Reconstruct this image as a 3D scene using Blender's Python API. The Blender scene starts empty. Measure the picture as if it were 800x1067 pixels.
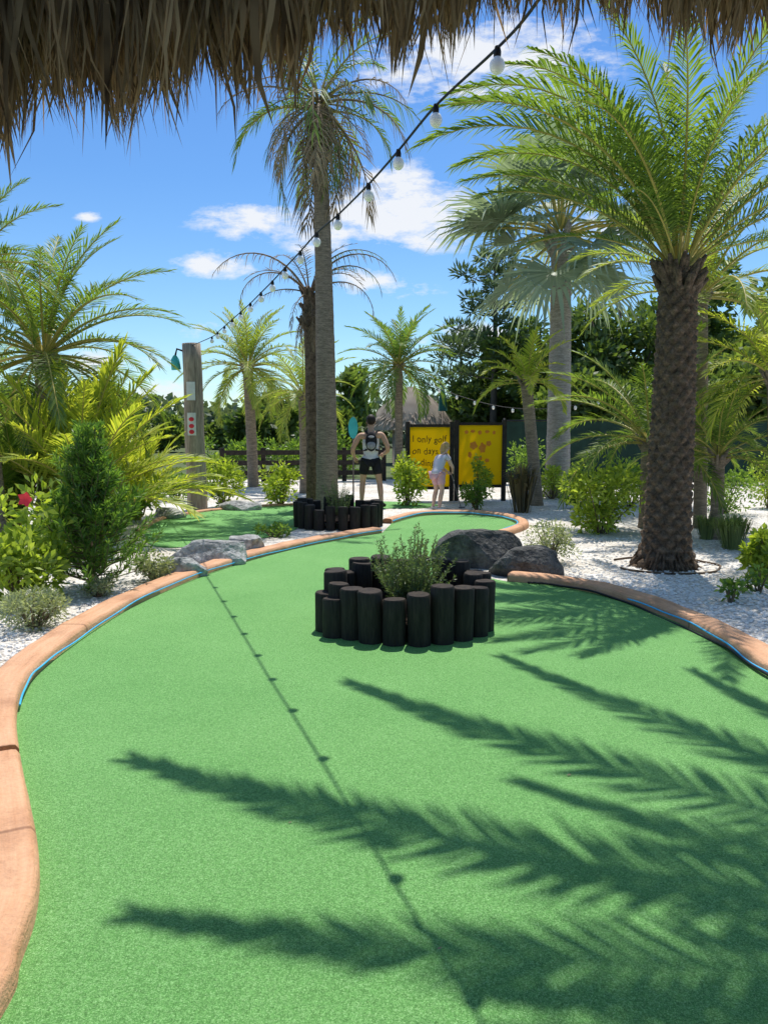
import bpy, math, random
from mathutils import Vector, Matrix, noise
R = math.radians
random.seed(7)
rnd = random.random
def U(a, b): return a + (b - a) * rnd()
scene = bpy.context.scene
col = scene.collection
PITCH = 6.2; F = 780.0; CH = 1.5
cp, sp_ = math.cos(R(PITCH)), math.sin(R(PITCH))
def ray(px, py):
    u = (px - 400) / F; v = (533.5 - py) / F
    return Vector((u, cp + v * sp_, -sp_ + v * cp))
def G(px, py, z=0.0):
    d = ray(px, py); t = (z - CH) / d.z
    return Vector((d.x * t, d.y * t, z))
def A(px, py, Y):
    d = ray(px, py); t = Y / d.y
    return Vector((d.x * t, Y, CH + d.z * t))

# ---------------------------------------------------------------- materials
def nt(name):
    m = bpy.data.materials.new(name); m.use_nodes = True
    t = m.node_tree; t.nodes.clear()
    out = t.nodes.new('ShaderNodeOutputMaterial')
    return m, t, out
def ramp(t, stops, fac):
    r = t.nodes.new('ShaderNodeValToRGB')
    el = r.color_ramp.elements
    while len(el) < len(stops): el.new(0.5)
    for e, (p, c) in zip(el, stops):
        e.position = p; e.color = (*c, 1)
    t.links.new(fac, r.inputs[0]); return r.outputs[0]
def noise_n(t, scale, detail=4, coord='Object', stretch=None, rough=0.6):
    tc = t.nodes.new('ShaderNodeTexCoord'); n = t.nodes.new('ShaderNodeTexNoise')
    n.inputs['Scale'].default_value = scale; n.inputs['Detail'].default_value = detail
    n.inputs['Roughness'].default_value = rough
    src = tc.outputs[coord]
    if stretch:
        mp = t.nodes.new('ShaderNodeMapping'); mp.inputs['Scale'].default_value = stretch
        t.links.new(src, mp.inputs[0]); src = mp.outputs[0]
    t.links.new(src, n.inputs['Vector']); return n.outputs['Fac']
def mixc(t, a, b, fac, mode='MIX'):
    m = t.nodes.new('ShaderNodeMix'); m.data_type = 'RGBA'; m.blend_type = mode
    if isinstance(fac, float): m.inputs[0].default_value = fac
    else: t.links.new(fac, m.inputs[0])
    for s, i in ((a, 6), (b, 7)):
        if isinstance(s, tuple): m.inputs[i].default_value = (*s, 1)
        else: t.links.new(s, m.inputs[i])
    return m.outputs[2]
def bump(t, h, strength, dist=0.01):
    b = t.nodes.new('ShaderNodeBump'); b.inputs['Strength'].default_value = strength
    b.inputs['Distance'].default_value = dist; t.links.new(h, b.inputs['Height']); return b.outputs[0]
def mat(name, c1, c2, scale=8, rough=0.8, bmp=0.5, bdist=0.01, stretch=None, coord='Object', fine=None, metal=0, spec=0.3):
    m, t, out = nt(name)
    n = noise_n(t, scale, 5, coord, stretch)
    c = ramp(t, [(0.3, c1), (0.7, c2)], n)
    h = n
    if fine:
        h = noise_n(t, fine, 3, coord, stretch)
        c = mixc(t, c, ramp(t, [(0.3, (.6,)*3), (0.7, (1.3,)*3)], h), 1.0, 'MULTIPLY')
    p = t.nodes.new('ShaderNodeBsdfPrincipled')
    t.links.new(c, p.inputs['Base Color']); p.inputs['Roughness'].default_value = rough
    p.inputs['Metallic'].default_value = metal; p.inputs['Specular IOR Level'].default_value = spec
    if bmp: t.links.new(bump(t, h, bmp, bdist), p.inputs['Normal'])
    t.links.new(p.outputs[0], out.inputs[0]); return m
def leafmat(name, c1, c2, transl=0.35, rough=0.45, tcol=None, clump=1.5, gl=.05):
    m, t, out = nt(name)
    g = t.nodes.new('ShaderNodeNewGeometry')
    n = noise_n(t, clump, 1)
    a = t.nodes.new('ShaderNodeMath'); a.operation = 'ADD'
    t.links.new(g.outputs['Random Per Island'], a.inputs[0]); t.links.new(n, a.inputs[1])
    h = t.nodes.new('ShaderNodeMath'); h.operation = 'MULTIPLY'; h.inputs[1].default_value = .5
    t.links.new(a.outputs[0], h.inputs[0])
    c = ramp(t, [(0.15, c1), (0.8, c2)], h.outputs[0])
    p = t.nodes.new('ShaderNodeBsdfDiffuse'); t.links.new(c, p.inputs['Color'])
    gs = t.nodes.new('ShaderNodeBsdfGlossy'); gs.inputs['Roughness'].default_value = rough; gs.inputs['Color'].default_value = (1, 1, 1, 1)
    m1 = t.nodes.new('ShaderNodeMixShader'); m1.inputs[0].default_value = gl
    t.links.new(p.outputs[0], m1.inputs[1]); t.links.new(gs.outputs[0], m1.inputs[2])
    tr = t.nodes.new('ShaderNodeBsdfTranslucent')
    hs = mixc(t, c, tcol or (1.85, 1.85, .8), 1.0, 'MULTIPLY')
    t.links.new(hs, tr.inputs[0])
    mx = t.nodes.new('ShaderNodeMixShader'); mx.inputs[0].default_value = transl
    t.links.new(m1.outputs[0], mx.inputs[1]); t.links.new(tr.outputs[0], mx.inputs[2])
    t.links.new(mx.outputs[0], out.inputs[0]); return m
M = {}
M['palm'] = leafmat('palm_leaf', (.05, .10, .02), (.21, .29, .056), .5)
M['palm_yellow'] = leafmat('yellow_palm_leaf', (.18, .25, .035), (.50, .51, .08), .5)
M['palm_lime'] = leafmat('lime_palm_leaf', (.11, .17, .03), (.32, .37, .07), .45)
M['palm_silver'] = leafmat('silver_palm_leaf', (.17, .22, .15), (.42, .49, .36), .35, tcol=(1.2, 1.3, .8))
M['palm_dark'] = leafmat('dark_palm_leaf', (.05, .11, .025), (.18, .26, .07), .45)
M['palm_dead'] = leafmat('dead_palm_leaf', (.17, .13, .085), (.42, .34, .23), .3, .8, tcol=(1.1, 1, .8), gl=.0)
M['rachis'] = mat('frond_rib', (.30, .28, .06), (.55, .43, .11), 5, .5, 0)
M['rachis_dead'] = mat('dead_frond_rib', (.16, .11, .07), (.32, .24, .16), 5, .8, 0)
M['oak'] = leafmat('oak_leaf', (.045, .085, .026), (.14, .20, .05), .38, clump=.5)
M['pine'] = leafmat('pine_needles', (.04, .07, .04), (.11, .16, .08), .3, clump=.5)
M['midtree'] = leafmat('mid_tree_leaf', (.06, .10, .03), (.20, .27, .07), .42, clump=.4)
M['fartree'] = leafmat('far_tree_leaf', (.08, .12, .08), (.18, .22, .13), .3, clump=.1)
M['shrub'] = leafmat('bright_shrub_leaf', (.12, .19, .025), (.40, .48, .07), .45, clump=4)
M['shrub_mid'] = leafmat('green_shrub_leaf', (.055, .12, .02), (.23, .34, .06), .42, clump=4)
M['shrub_grey'] = leafmat('grey_shrub_leaf', (.15, .18, .11), (.38, .42, .27), .38, clump=6)
M['conifer'] = leafmat('conifer_leaf', (.035, .095, .02), (.19, .31, .06), .45, clump=5)
M['rosemary'] = leafmat('rosemary_leaf', (.05, .09, .04), (.19, .26, .11), .38, clump=9)
M['strap'] = leafmat('dark_strap_leaf', (.05, .05, .03), (.22, .16, .08), .3, clump=5)
M['grassblade'] = leafmat('strap_grass', (.10, .14, .055), (.30, .38, .16), .4, clump=6)
M['thatch'] = leafmat('dry_thatch', (.045, .03, .02), (.44, .325, .20), .36, .85, tcol=(1.25, 1.0, .68), clump=14, gl=0)
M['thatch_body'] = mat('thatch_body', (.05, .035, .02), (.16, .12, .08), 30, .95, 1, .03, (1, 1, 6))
M['thatch_pale'] = leafmat('pale_thatch', (.17, .14, .11), (.46, .39, .31), .1, .9, tcol=(1, .9, .7), clump=2, gl=0)
M['trunk_dark'] = mat('rough_palm_bark', (.065, .045, .03), (.28, .195, .13), 14, .95, .9, .03, None, 'Object', 60)
M['trunk_grey'] = mat('grey_palm_bark', (.26, .24, .21), (.46, .42, .37), 5, .9, .8, .02, (1, 1, 7), 'Object', 18)
M['trunk_brown'] = mat('brown_palm_bark', (.18, .14, .10), (.40, .31, .23), 6, .9, .8, .02, (1, 1, 6), 'Object', 20)
M['bark'] = mat('tree_bark', (.05, .04, .03), (.15, .12, .09), 10, .9, .8, .02, (1, 1, .3))
M['twig'] = mat('twig', (.09, .07, .04), (.20, .15, .09), 20, .9, .4)
M['log'] = mat('black_stained_log', (.009, .008, .007), (.036, .028, .022), 20, .75, .9, .006, (1, 1, .15), 'Object', 70)
M['logtop'] = mat('black_log_end', (.016, .012, .010), (.055, .04, .03), 30, .85, .6, .004)
M['soil'] = mat('dark_mulch', (.018, .012, .008), (.07, .045, .03), 40, 1, 1, .02)
M['rock'] = mat('dark_boulder', (.025, .025, .025), (.16, .155, .145), 4, .8, .9, .03, None, 'Object', 25)
M['rock_light'] = mat('pale_boulder', (.20, .20, .20), (.52, .51, .49), 5, .85, .9, .03, None, 'Object', 22)
M['postwood'] = mat('weathered_wood', (.25, .19, .14), (.50, .40, .30), 6, .9, .9, .01, (1, 1, .12), 'Object', 40)
M['black'] = mat('black_plastic', (.008,)*3, (.014,)*3, 20, .5, 0)
M['blackwood'] = mat('dark_painted_wood', (.018, .013, .011), (.05, .038, .03), 12, .7, .3)
M['greenscreen'] = mat('dark_green_windscreen', (.008, .026, .018), (.016, .048, .034), 3, .8, .2)
M['blue'] = mat('blue_tube', (.05, .42, .78), (.08, .55, .88), 4, .4, 0)
M['bulb'] = mat('frosted_bulb_glass', (.92, .90, .85), (.96, .95, .92), 5, .2, 0, spec=.6)
M['yellow'] = leafmat('yellow_board', (.88, .66, .015), (.92, .72, .02), .45, .6, tcol=(1, 1, .8), clump=2, gl=0)
M['letter'] = mat('black_lettering', (.07, .05, .01), (.10, .07, .02), 4, .8, 0)
M['orange'] = mat('orange_print', (.75, .22, .02), (.85, .34, .05), 9, .8, 0)
M['white'] = leafmat('white_cloth', (.88, .88, .9), (.94, .94, .94), .3, .9, tcol=(1, 1, 1), clump=12, gl=0)
M['lavender'] = leafmat('pale_lavender_cloth', (.72, .71, .84), (.80, .79, .90), .3, .9, tcol=(1, 1, 1), clump=12, gl=0)
M['pinkshort'] = mat('pink_cloth', (.66, .38, .42), (.76, .46, .50), 12, .9, .2)
M['cloth_black'] = mat('black_cloth', (.010, .010, .012), (.022, .022, .026), 12, .9, .2)
M['grey'] = mat('grey_fabric', (.22, .22, .24), (.36, .36, .38), 20, .9, .2)
M['skin'] = mat('tanned_skin', (.50, .29, .19), (.60, .36, .24), 8, .55, 0)
M['skin_pale'] = mat('light_skin', (.66, .42, .31), (.74, .50, .38), 8, .55, 0)
M['hair'] = mat('dark_hair', (.012, .009, .006), (.03, .02, .014), 60, .6, .5)
M['hair_blond'] = mat('blond_hair', (.42, .27, .12), (.58, .40, .20), 60, .6, .5)
M['teal'] = mat('teal_paint', (.05, .42, .44), (.08, .55, .55), 4, .5, 0)
M['red'] = mat('red_petal', (.7, .03, .05), (.85, .06, .08), 8, .6, 0)
M['paper'] = mat('white_placard', (.68, .66, .62), (.82, .80, .76), 9, .8, 0)
M['shoe'] = mat('white_shoe', (.6, .6, .6), (.75, .75, .75), 9, .7, 0)
M['umb'] = mat('green_canvas', (.015, .08, .05), (.03, .12, .08), 5, .8, .1)

# turf
m, t, out = nt('putting_turf')
n1 = noise_n(t, 210, 3, 'Object', None, .8); n2 = noise_n(t, 1.1, 4); n3 = noise_n(t, 70, 2); n4 = noise_n(t, 420, 1)
c = ramp(t, [(.30, (.045, .135, .028)), (.5, (.125, .335, .082)), (.70, (.34, .60, .25))], n1)
c = mixc(t, c, ramp(t, [(.3, (.88, .92, .86)), (.7, (1.12, 1.06, 1.08))], n2), 1.0, 'MULTIPLY')
c = mixc(t, c, ramp(t, [(.3, (.85,)*3), (.7, (1.15,)*3)], n3), 1.0, 'MULTIPLY')
c = mixc(t, c, ramp(t, [(.64, (0, 0, 0)), (.73, (.30, .33, .22))], n4), 1.0, 'ADD')
p = t.nodes.new('ShaderNodeBsdfPrincipled'); t.links.new(c, p.inputs['Base Color'])
p.inputs['Roughness'].default_value = .8; p.inputs['Specular IOR Level'].default_value = .25
t.links.new(bump(t, n1, .8, .006), p.inputs['Normal']); t.links.new(p.outputs[0], out.inputs[0]); M['turf'] = m
# gravel
m, t, out = nt('white_gravel')
tc = t.nodes.new('ShaderNodeTexCoord'); vo = t.nodes.new('ShaderNodeTexVoronoi'); vo.inputs['Scale'].default_value = 38
t.links.new(tc.outputs['Object'], vo.inputs['Vector'])
sepx = t.nodes.new('ShaderNodeSeparateColor'); t.links.new(vo.outputs['Color'], sepx.inputs[0])
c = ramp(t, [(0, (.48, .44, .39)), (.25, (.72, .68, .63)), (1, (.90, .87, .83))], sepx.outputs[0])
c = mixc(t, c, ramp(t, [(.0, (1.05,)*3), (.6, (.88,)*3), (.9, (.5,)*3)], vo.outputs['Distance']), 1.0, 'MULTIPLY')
c = mixc(t, c, ramp(t, [(.35, (.82, .77, .70)), (.6, (1.05, 1.03, 1.0))], noise_n(t, .9, 5)), 1.0, 'MULTIPLY')
p = t.nodes.new('ShaderNodeBsdfPrincipled'); t.links.new(c, p.inputs['Base Color']); p.inputs['Roughness'].default_value = .85
inv = t.nodes.new('ShaderNodeMath'); inv.operation = 'SUBTRACT'; inv.inputs[0].default_value = 1
t.links.new(vo.outputs['Distance'], inv.inputs[1])
t.links.new(bump(t, inv.outputs[0], .6, .018), p.inputs['Normal']); t.links.new(p.outputs[0], out.inputs[0]); M['gravel'] = m
M['pebble'] = mat('white_pebble', (.66, .63, .58), (.90, .88, .84), 30, .8, .2)
M['ground'] = mat('far_lawn', (.05, .085, .025), (.14, .16, .06), .6, .95, .4, .03, None, 'Object', 14)
# curb
m, t, out = nt('terracotta_curb')
g1 = noise_n(t, 1.0, 6, 'UV', (1.8, 24, 1), .62); g2 = noise_n(t, 3, 5); g3 = noise_n(t, 60, 3)
c = ramp(t, [(.24, (.36, .165, .08)), (.37, (.60, .305, .155)), (.75, (.72, .41, .235))], g1)
c = mixc(t, c, ramp(t, [(.3, (.74, .68, .64)), (.5, (1.0,)*3), (.8, (1.1, 1.12, 1.15))], g2), 1.0, 'MULTIPLY')
c = mixc(t, c, ramp(t, [(.3, (.88,)*3), (.7, (1.08,)*3)], g3), 1.0, 'MULTIPLY')
tc = t.nodes.new('ShaderNodeTexCoord'); sx_ = t.nodes.new('ShaderNodeSeparateXYZ'); t.links.new(tc.outputs['UV'], sx_.inputs[0])
fr_ = t.nodes.new('ShaderNodeMath'); fr_.operation = 'PINGPONG'; fr_.inputs[1].default_value = 1.1; t.links.new(sx_.outputs[0], fr_.inputs[0])
jn = ramp(t, [(0, (.5, .45, .42)), (.006, (.6, .55, .52)), (.014, (1, 1, 1))], fr_.outputs[0])
c = mixc(t, c, jn, 1.0, 'MULTIPLY')
p = t.nodes.new('ShaderNodeBsdfPrincipled'); t.links.new(c, p.inputs['Base Color']); p.inputs['Roughness'].default_value = .7
ad = t.nodes.new('ShaderNodeMath'); ad.operation = 'ADD'; t.links.new(g1, ad.inputs[0]); t.links.new(g3, ad.inputs[1])
t.links.new(bump(t, ad.outputs[0], .8, .008), p.inputs['Normal']); t.links.new(p.outputs[0], out.inputs[0]); M['curb'] = m

# ---------------------------------------------------------------- mesh helpers
class MB:
    def __init__(s): s.v = []; s.f = []; s.m = []
    def add(s, vs, fs, mi=0):
        k = len(s.v); s.v.extend([tuple(x) for x in vs])
        for f in fs: s.f.append(tuple(i + k for i in f)); s.m.append(mi)
    def tube(s, pts, rad, seg=8, mi=0, cap=True):
        pts = [Vector(p) for p in pts]
        if not isinstance(rad, (list, tuple)): rad = [rad] * len(pts)
        vs = []; up = Vector((.13, .37, .91)).normalized()
        for i, p in enumerate(pts):
            d = (pts[min(i + 1, len(pts) - 1)] - pts[max(i - 1, 0)]).normalized()
            a = d.cross(up)
            if a.length < .1: a = d.cross(Vector((1, 0, 0)))
            a.normalize(); b = d.cross(a)
            for k in range(seg):
                th = 2 * math.pi * k / seg
                vs.append(p + (a * math.cos(th) + b * math.sin(th)) * rad[i])
        fs = []
        for i in range(len(pts) - 1):
            for k in range(seg):
                k2 = (k + 1) % seg
                fs.append((i * seg + k, i * seg + k2, (i + 1) * seg + k2, (i + 1) * seg + k))
        if cap:
            fs.append(tuple(range(seg))); fs.append(tuple((len(pts) - 1) * seg + k for k in range(seg)))
        s.add(vs, fs, mi)
    def box(s, c, size, mi=0, rot=None):
        c = Vector(c); hx, hy, hz = [x / 2 for x in size]
        vs = [Vector((x, y, z)) for x in (-hx, hx) for y in (-hy, hy) for z in (-hz, hz)]
        if rot: vs = [rot @ v for v in vs]
        s.add([v + c for v in vs], [(0, 1, 3, 2), (4, 6, 7, 5), (0, 4, 5, 1), (2, 3, 7, 6), (0, 2, 6, 4), (1, 5, 7, 3)], mi)
    def ell(s, c, r, mi=0, seg=12, rings=8):
        c = Vector(c); vs = [c + Vector((0, 0, r[2]))]
        for i in range(1, rings):
            ph = math.pi * i / rings
            for k in range(seg):
                th = 2 * math.pi * k / seg
                vs.append(c + Vector((r[0] * math.sin(ph) * math.cos(th), r[1] * math.sin(ph) * math.sin(th), r[2] * math.cos(ph))))
        vs.append(c - Vector((0, 0, r[2]))); fs = []
        for k in range(seg):
            fs.append((0, 1 + k, 1 + (k + 1) % seg))
            b = 1 + (rings - 2) * seg; fs.append((len(vs) - 1, b + (k + 1) % seg, b + k))
        for i in range(rings - 2):
            for k in range(seg):
                a = 1 + i * seg; b = a + seg; k2 = (k + 1) % seg
                fs.append((a + k, b + k, b + k2, a + k2))
        s.add(vs, fs, mi)
    def leaf(s, p, d, side, L, W, mi=0, sag=0.0):
        tip = p + d * L + Vector((0, 0, -sag * L)); mid = p + d * L * .5
        s.add([p, mid + side * W * .5, tip, mid - side * W * .5], [(0, 1, 2, 3)], mi)
    def mesh(s, name, mats, smooth=True):
        me = bpy.data.meshes.new(name); me.from_pydata(s.v, [], s.f)
        for x in mats: me.materials.append(x)
        me.polygons.foreach_set('material_index', s.m)
        if smooth: me.polygons.foreach_set('use_smooth', [True] * len(s.f))
        me.update(); return me
    def build(s, name, mats, parent=None, smooth=True):
        if not isinstance(mats, list): mats = [mats]
        return link(name, s.mesh(name, mats, smooth), parent)
def link(name, data, parent=None):
    o = bpy.data.objects.new(name, data); col.objects.link(o)
    if parent: o.parent = parent
    return o
def tag(o, label, cat, group=None, kind=None):
    if label: o['label'] = label
    if cat: o['category'] = cat
    if group: o['group'] = group
    if kind: o['kind'] = kind
    return o
def thing(name, label, cat, loc=(0, 0, 0), group=None, rz=0):
    o = bpy.data.objects.new(name, None); col.objects.link(o); o.location = loc
    o.rotation_euler.z = rz; o.empty_display_size = .1
    return tag(o, label, cat, group)
def rdir():
    while True:
        v = Vector((U(-1, 1), U(-1, 1), U(-1, 1)))
        if .05 < v.length < 1: return v.normalized()
def smooth_pts(pts, n=8):
    pts = [Vector(p) for p in pts]; out = []
    for i in range(len(pts) - 1):
        p0 = pts[max(i - 1, 0)]; p1 = pts[i]; p2 = pts[i + 1]; p3 = pts[min(i + 2, len(pts) - 1)]
        for k in range(n):
            t = k / n
            out.append(.5 * ((2 * p1) + (p2 - p0) * t + (2 * p0 - 5 * p1 + 4 * p2 - p3) * t * t + (3 * p1 - p0 - 3 * p2 + p3) * t ** 3))
    out.append(pts[-1]); return out

# ---------------------------------------------------------------- setting
def sheet(name, pts, z, m):
    me = bpy.data.meshes.new(name)
    me.from_pydata([(p[0], p[1], z) for p in pts], [], [tuple(range(len(pts)))])
    me.materials.append(m); o = link(name, me); o['kind'] = 'structure'; return o
sheet('ground', [(-400, -60), (400, -60), (400, 900), (-400, 900)], 0, M['ground'])
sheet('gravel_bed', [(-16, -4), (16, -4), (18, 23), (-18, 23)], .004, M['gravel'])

Lin = [Vector((-1.02, .4, 0)), Vector((-.98, 1.2, 0))] + [G(*q) for q in [(5, 1060), (22, 1010), (38, 960), (42, 912), (34, 860), (22, 800), (18, 752), (26, 722), (50, 695), (95, 660), (150, 628), (220, 598), (290, 577), (350, 564), (398, 556)]]
Rin = [G(*q) for q in [(528, 607), (580, 612), (640, 625), (700, 648), (752, 674), (800, 706)]] + [Vector((2.45, 3.7, 0)), Vector((2.5, 2.4, 0)), Vector((2.5, .4, 0))]
Bin = [G(*q) for q in [(408, 546), (440, 538), (490, 537), (525, 541), (540, 549), (518, 558), (490, 565)]]
Ls = smooth_pts(Lin); Rs = smooth_pts(Rin); Bs = smooth_pts(Bin)
sheet('putting_green', Ls + Bs + [G(478, 580), G(470, 596)] + Rs, .012, M['turf'])
sheet('far_putting_green', smooth_pts([G(*q) for q in [(150, 556), (168, 543), (215, 534), (270, 529), (330, 526), (400, 523), (455, 526), (440, 530), (395, 531), (330, 540), (300, 556), (240, 566), (165, 571), (150, 556)]], 5)[:-1], .012, M['turf'])

def curb(name, inner, side, label, W=.22, H=.085):
    prof = [(0, -.02), (0, H * .7), (.015, H * .95), (.035, H), (W * .5, H * 1.02), (W - .035, H), (W - .012, H * .88), (W, H * .5), (W, -.02)]
    vs = []; uv = []; L = 0
    for i, p in enumerate(inner):
        d = (inner[min(i + 1, len(inner) - 1)] - inner[max(i - 1, 0)]); d.z = 0; d.normalize()
        nrm = Vector((-d.y, d.x, 0)) * side
        if i: L += (p - inner[i - 1]).length
        j = math.sin(L * 9) * .003 + math.sin(L * 23) * .002
        for k, (a, h) in enumerate(prof):
            q = p + nrm * a; vs.append((q.x, q.y, h + (j if h > .02 else 0))); uv.append((L, a + h))
    n = len(prof); fs = []
    for i in range(len(inner) - 1):
        for k in range(n - 1):
            f = (i * n + k, i * n + k + 1, (i + 1) * n + k + 1, (i + 1) * n + k)
            fs.append(f)
    fs.append(tuple(range(n))); fs.append(tuple((len(inner) - 1) * n + k for k in range(n)))
    me = bpy.data.meshes.new(name); me.from_pydata(vs, [], fs); me.materials.append(M['curb'])
    ul = me.uv_layers.new(name='UVMap')
    for lp in me.loops: ul.data[lp.index].uv = uv[lp.vertex_index]
    me.polygons.foreach_set('use_smooth', [True] * len(fs))
    return tag(link(name, me), label, 'curb')
curb('lane_curb', Ls[57:], 1, 'long curving terracotta curb along the left side of the green', .22)
curb('lane_curb', Ls[:57], 1, 'nearest terracotta curb piece at the lower left corner of the green', .26, .092)
curb('lane_curb', Rs, 1, 'terracotta curb curving round the right side of the green from the boulder')
curb('lane_curb', Bs, 1, 'short terracotta curb looping round the far end of the green near the yellow boards', .16)
curb('lane_curb', smooth_pts([G(*q) for q in [(150, 556), (168, 543), (215, 534), (270, 529), (330, 526)]]), 1, 'distant terracotta curb edging the smaller green behind the left plants', .12, .05)
def inner_tube(line, off, z, r, m, name, label, cat, a=0, b=None):
    pts = []
    ln = line[a:b]
    for i, p in enumerate(ln):
        d = (ln[min(i + 1, len(ln) - 1)] - ln[max(i - 1, 0)]); d.z = 0; d.normalize()
        pts.append(p + Vector((d.y, -d.x, 0)) * (off + .006 * math.sin(i * .37)) + Vector((0, 0, z + .012 * math.sin(i * .23) + .004 * math.sin(i * .9))))
    mb = MB(); mb.tube(pts, r, 8); tag(mb.build(name, m), label, cat)
inner_tube(Ls, .012, .045, .0055, M['blue'], 'rope_light', 'thin blue tube along the inner face of the left curb', 'tube', 66)
inner_tube(Rs, .014, .05, .0065, M['blue'], 'rope_light', 'thin blue tube along the inner face of the right curb', 'tube', 18)
inner_tube(Rs, .032, .022, .010, M['black'], 'hose', 'black hose lying at the foot of the right curb', 'hose', 4)
inner_tube(Bs, .02, .05, .010, M['blue'], 'rope_light', 'thin blue tube round the far end of the green', 'tube')
mb = MB()
for i in range(5200):
    if rnd() < .68: q = G(U(585, 815), 560 + 130 * rnd() ** .8)
    else: q = G(U(-10, 230), U(595, 720))
    def near(line):
        b = None
        for k in range(0, len(line), 3):
            dd = (line[k].x - q.x) ** 2 + (line[k].y - q.y) ** 2
            if b is None or dd < b[0]: b = (dd, k)
        return b
    ln = Rs if q.x > 0 else Ls
    k = near(ln)[1]; d = ln[min(k + 1, len(ln) - 1)] - ln[max(k - 1, 0)]; nn = Vector((-d.y, d.x, 0)).normalized()
    if (q - ln[k]).dot(nn) < .25: continue
    s = U(.009, .024); th = rnd() * 6.28; vs = []
    for (r_, z_) in ((1, .2), (.6, .85)):
        for kk in range(5):
            w = th + kk * 1.2566; vs.append((q.x + math.cos(w) * s * r_ * U(.8, 1.1), q.y + math.sin(w) * s * r_ * U(.7, 1), .004 + s * z_ * .8))
    fs = [(kk, (kk + 1) % 5, 5 + (kk + 1) % 5, 5 + kk) for kk in range(5)] + [(5, 6, 7, 8, 9)]
    mb.add(vs, fs)
tag(mb.build('gravel_pebbles', M['pebble'], None, False), 'loose white pebbles covering the planting beds', 'gravel', kind='stuff')
mb = MB()
for i in range(420):
    q = G(U(585, 815), U(548, 640)) if rnd() < .6 else G(U(-10, 180), U(575, 700))
    ln = Rs if q.x > 0 else Ls
    k = min(range(len(ln)), key=lambda j: (ln[j] - q).length); d = ln[min(k + 1, len(ln) - 1)] - ln[max(k - 1, 0)]; nn = Vector((-d.y, d.x, 0)).normalized()
    if (q - ln[k]).dot(nn) < .26: continue
    a = rnd() * 6.28; dd = Vector((math.cos(a), math.sin(a), .12)); mb.leaf(q + Vector((0, 0, .026)), dd, Vector((-dd.y, dd.x, .1)), U(.02, .07), U(.006, .016))
tag(mb.build('leaf_litter', M['palm_dead']), 'dry leaf litter strewn over the gravel beds', 'leaf litter', kind='stuff')
for i, (a, b, lab) in enumerate([((590, 812), .03, 'tiny dry leaf scrap lying on the turf right of centre'), ((300, 862), .02, 'tiny pale leaf scrap on the turf lower left'), ((455, 995), .02, 'tiny pale scrap on the turf at the bottom centre')]):
    mb = MB(); q = G(*a); mb.leaf(q + Vector((0, 0, .018)), Vector((.8, .5, 0)), Vector((-.5, .8, .1)), b, b * .4)
    tag(mb.build('leaf_scrap', M['palm_dead']), lab, 'leaf')

# ---------------------------------------------------------------- palms
def rach(a0, droop, n=14, pw=1.3):
    pts = [Vector((0, 0, 0))]
    for i in range(n):
        t = (i + .5) / n; a = a0 - droop * t ** pw
        pts.append(pts[-1] + Vector((math.cos(a), 0, math.sin(a))) / n)
    return pts
FC = {}
def feather(a0, droop, leaf=.26, n=44, w=.016, vee=.35, mats=('palm', 'rachis'), rr=.012, sag=.15, start=.14, var=0, gap=0.0, lat=None):
    key = (round(a0), round(droop), leaf, n, w, vee, mats, var, gap)
    if key in FC: return FC[key]
    pts = rach(R(a0), R(droop)); mb = MB(); N = len(pts) - 1
    if lat is None: lat = U(-.07, .07)
    for i, p in enumerate(pts): p.y = lat * (i / N) ** 2
    mb.tube(pts, [rr * (1 - .85 * i / N) for i in range(N + 1)], 5, 1)
    for i in range(n):
        t = start + (1 - start) * (i + .5) / n
        x = t * N; k = min(int(x), N - 1); p = pts[k].lerp(pts[k + 1], x - k)
        T = (pts[k + 1] - pts[k]).normalized(); Nn = Vector((-T.z, 0, T.x))
        tt = (t - start) / (1 - start)
        prof = min(1, .45 + tt * 2.2) * (1 - .62 * max(0, tt - .45) / .55)
        for s in (-1, 1):
            if rnd() < gap: continue
            th = R(68 - 45 * tt + U(-9, 9)); ve = vee + U(-.25, .25)
            S = Vector((0, s, 0))
            d = (T * math.cos(th) + (S * math.cos(ve) + Nn * math.sin(ve)) * math.sin(th)).normalized()
            l = leaf * prof * U(.82, 1.08)
            wv = (T - d * T.dot(d)).normalized() * w * .5
            p1 = p + d * l * .5 + Vector((0, 0, -sag * l * .15)); p2 = p + d * l + Vector((0, 0, -sag * l * U(.6, 1.6)))
            mb.add([p - wv * .6, p + wv * .6, p1 + wv, p1 - wv, p2], [(0, 1, 2, 3), (3, 2, 4)])
    me = mb.mesh('frond', [M[mats[0]], M[mats[1]]]); FC[key] = me; return me
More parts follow.
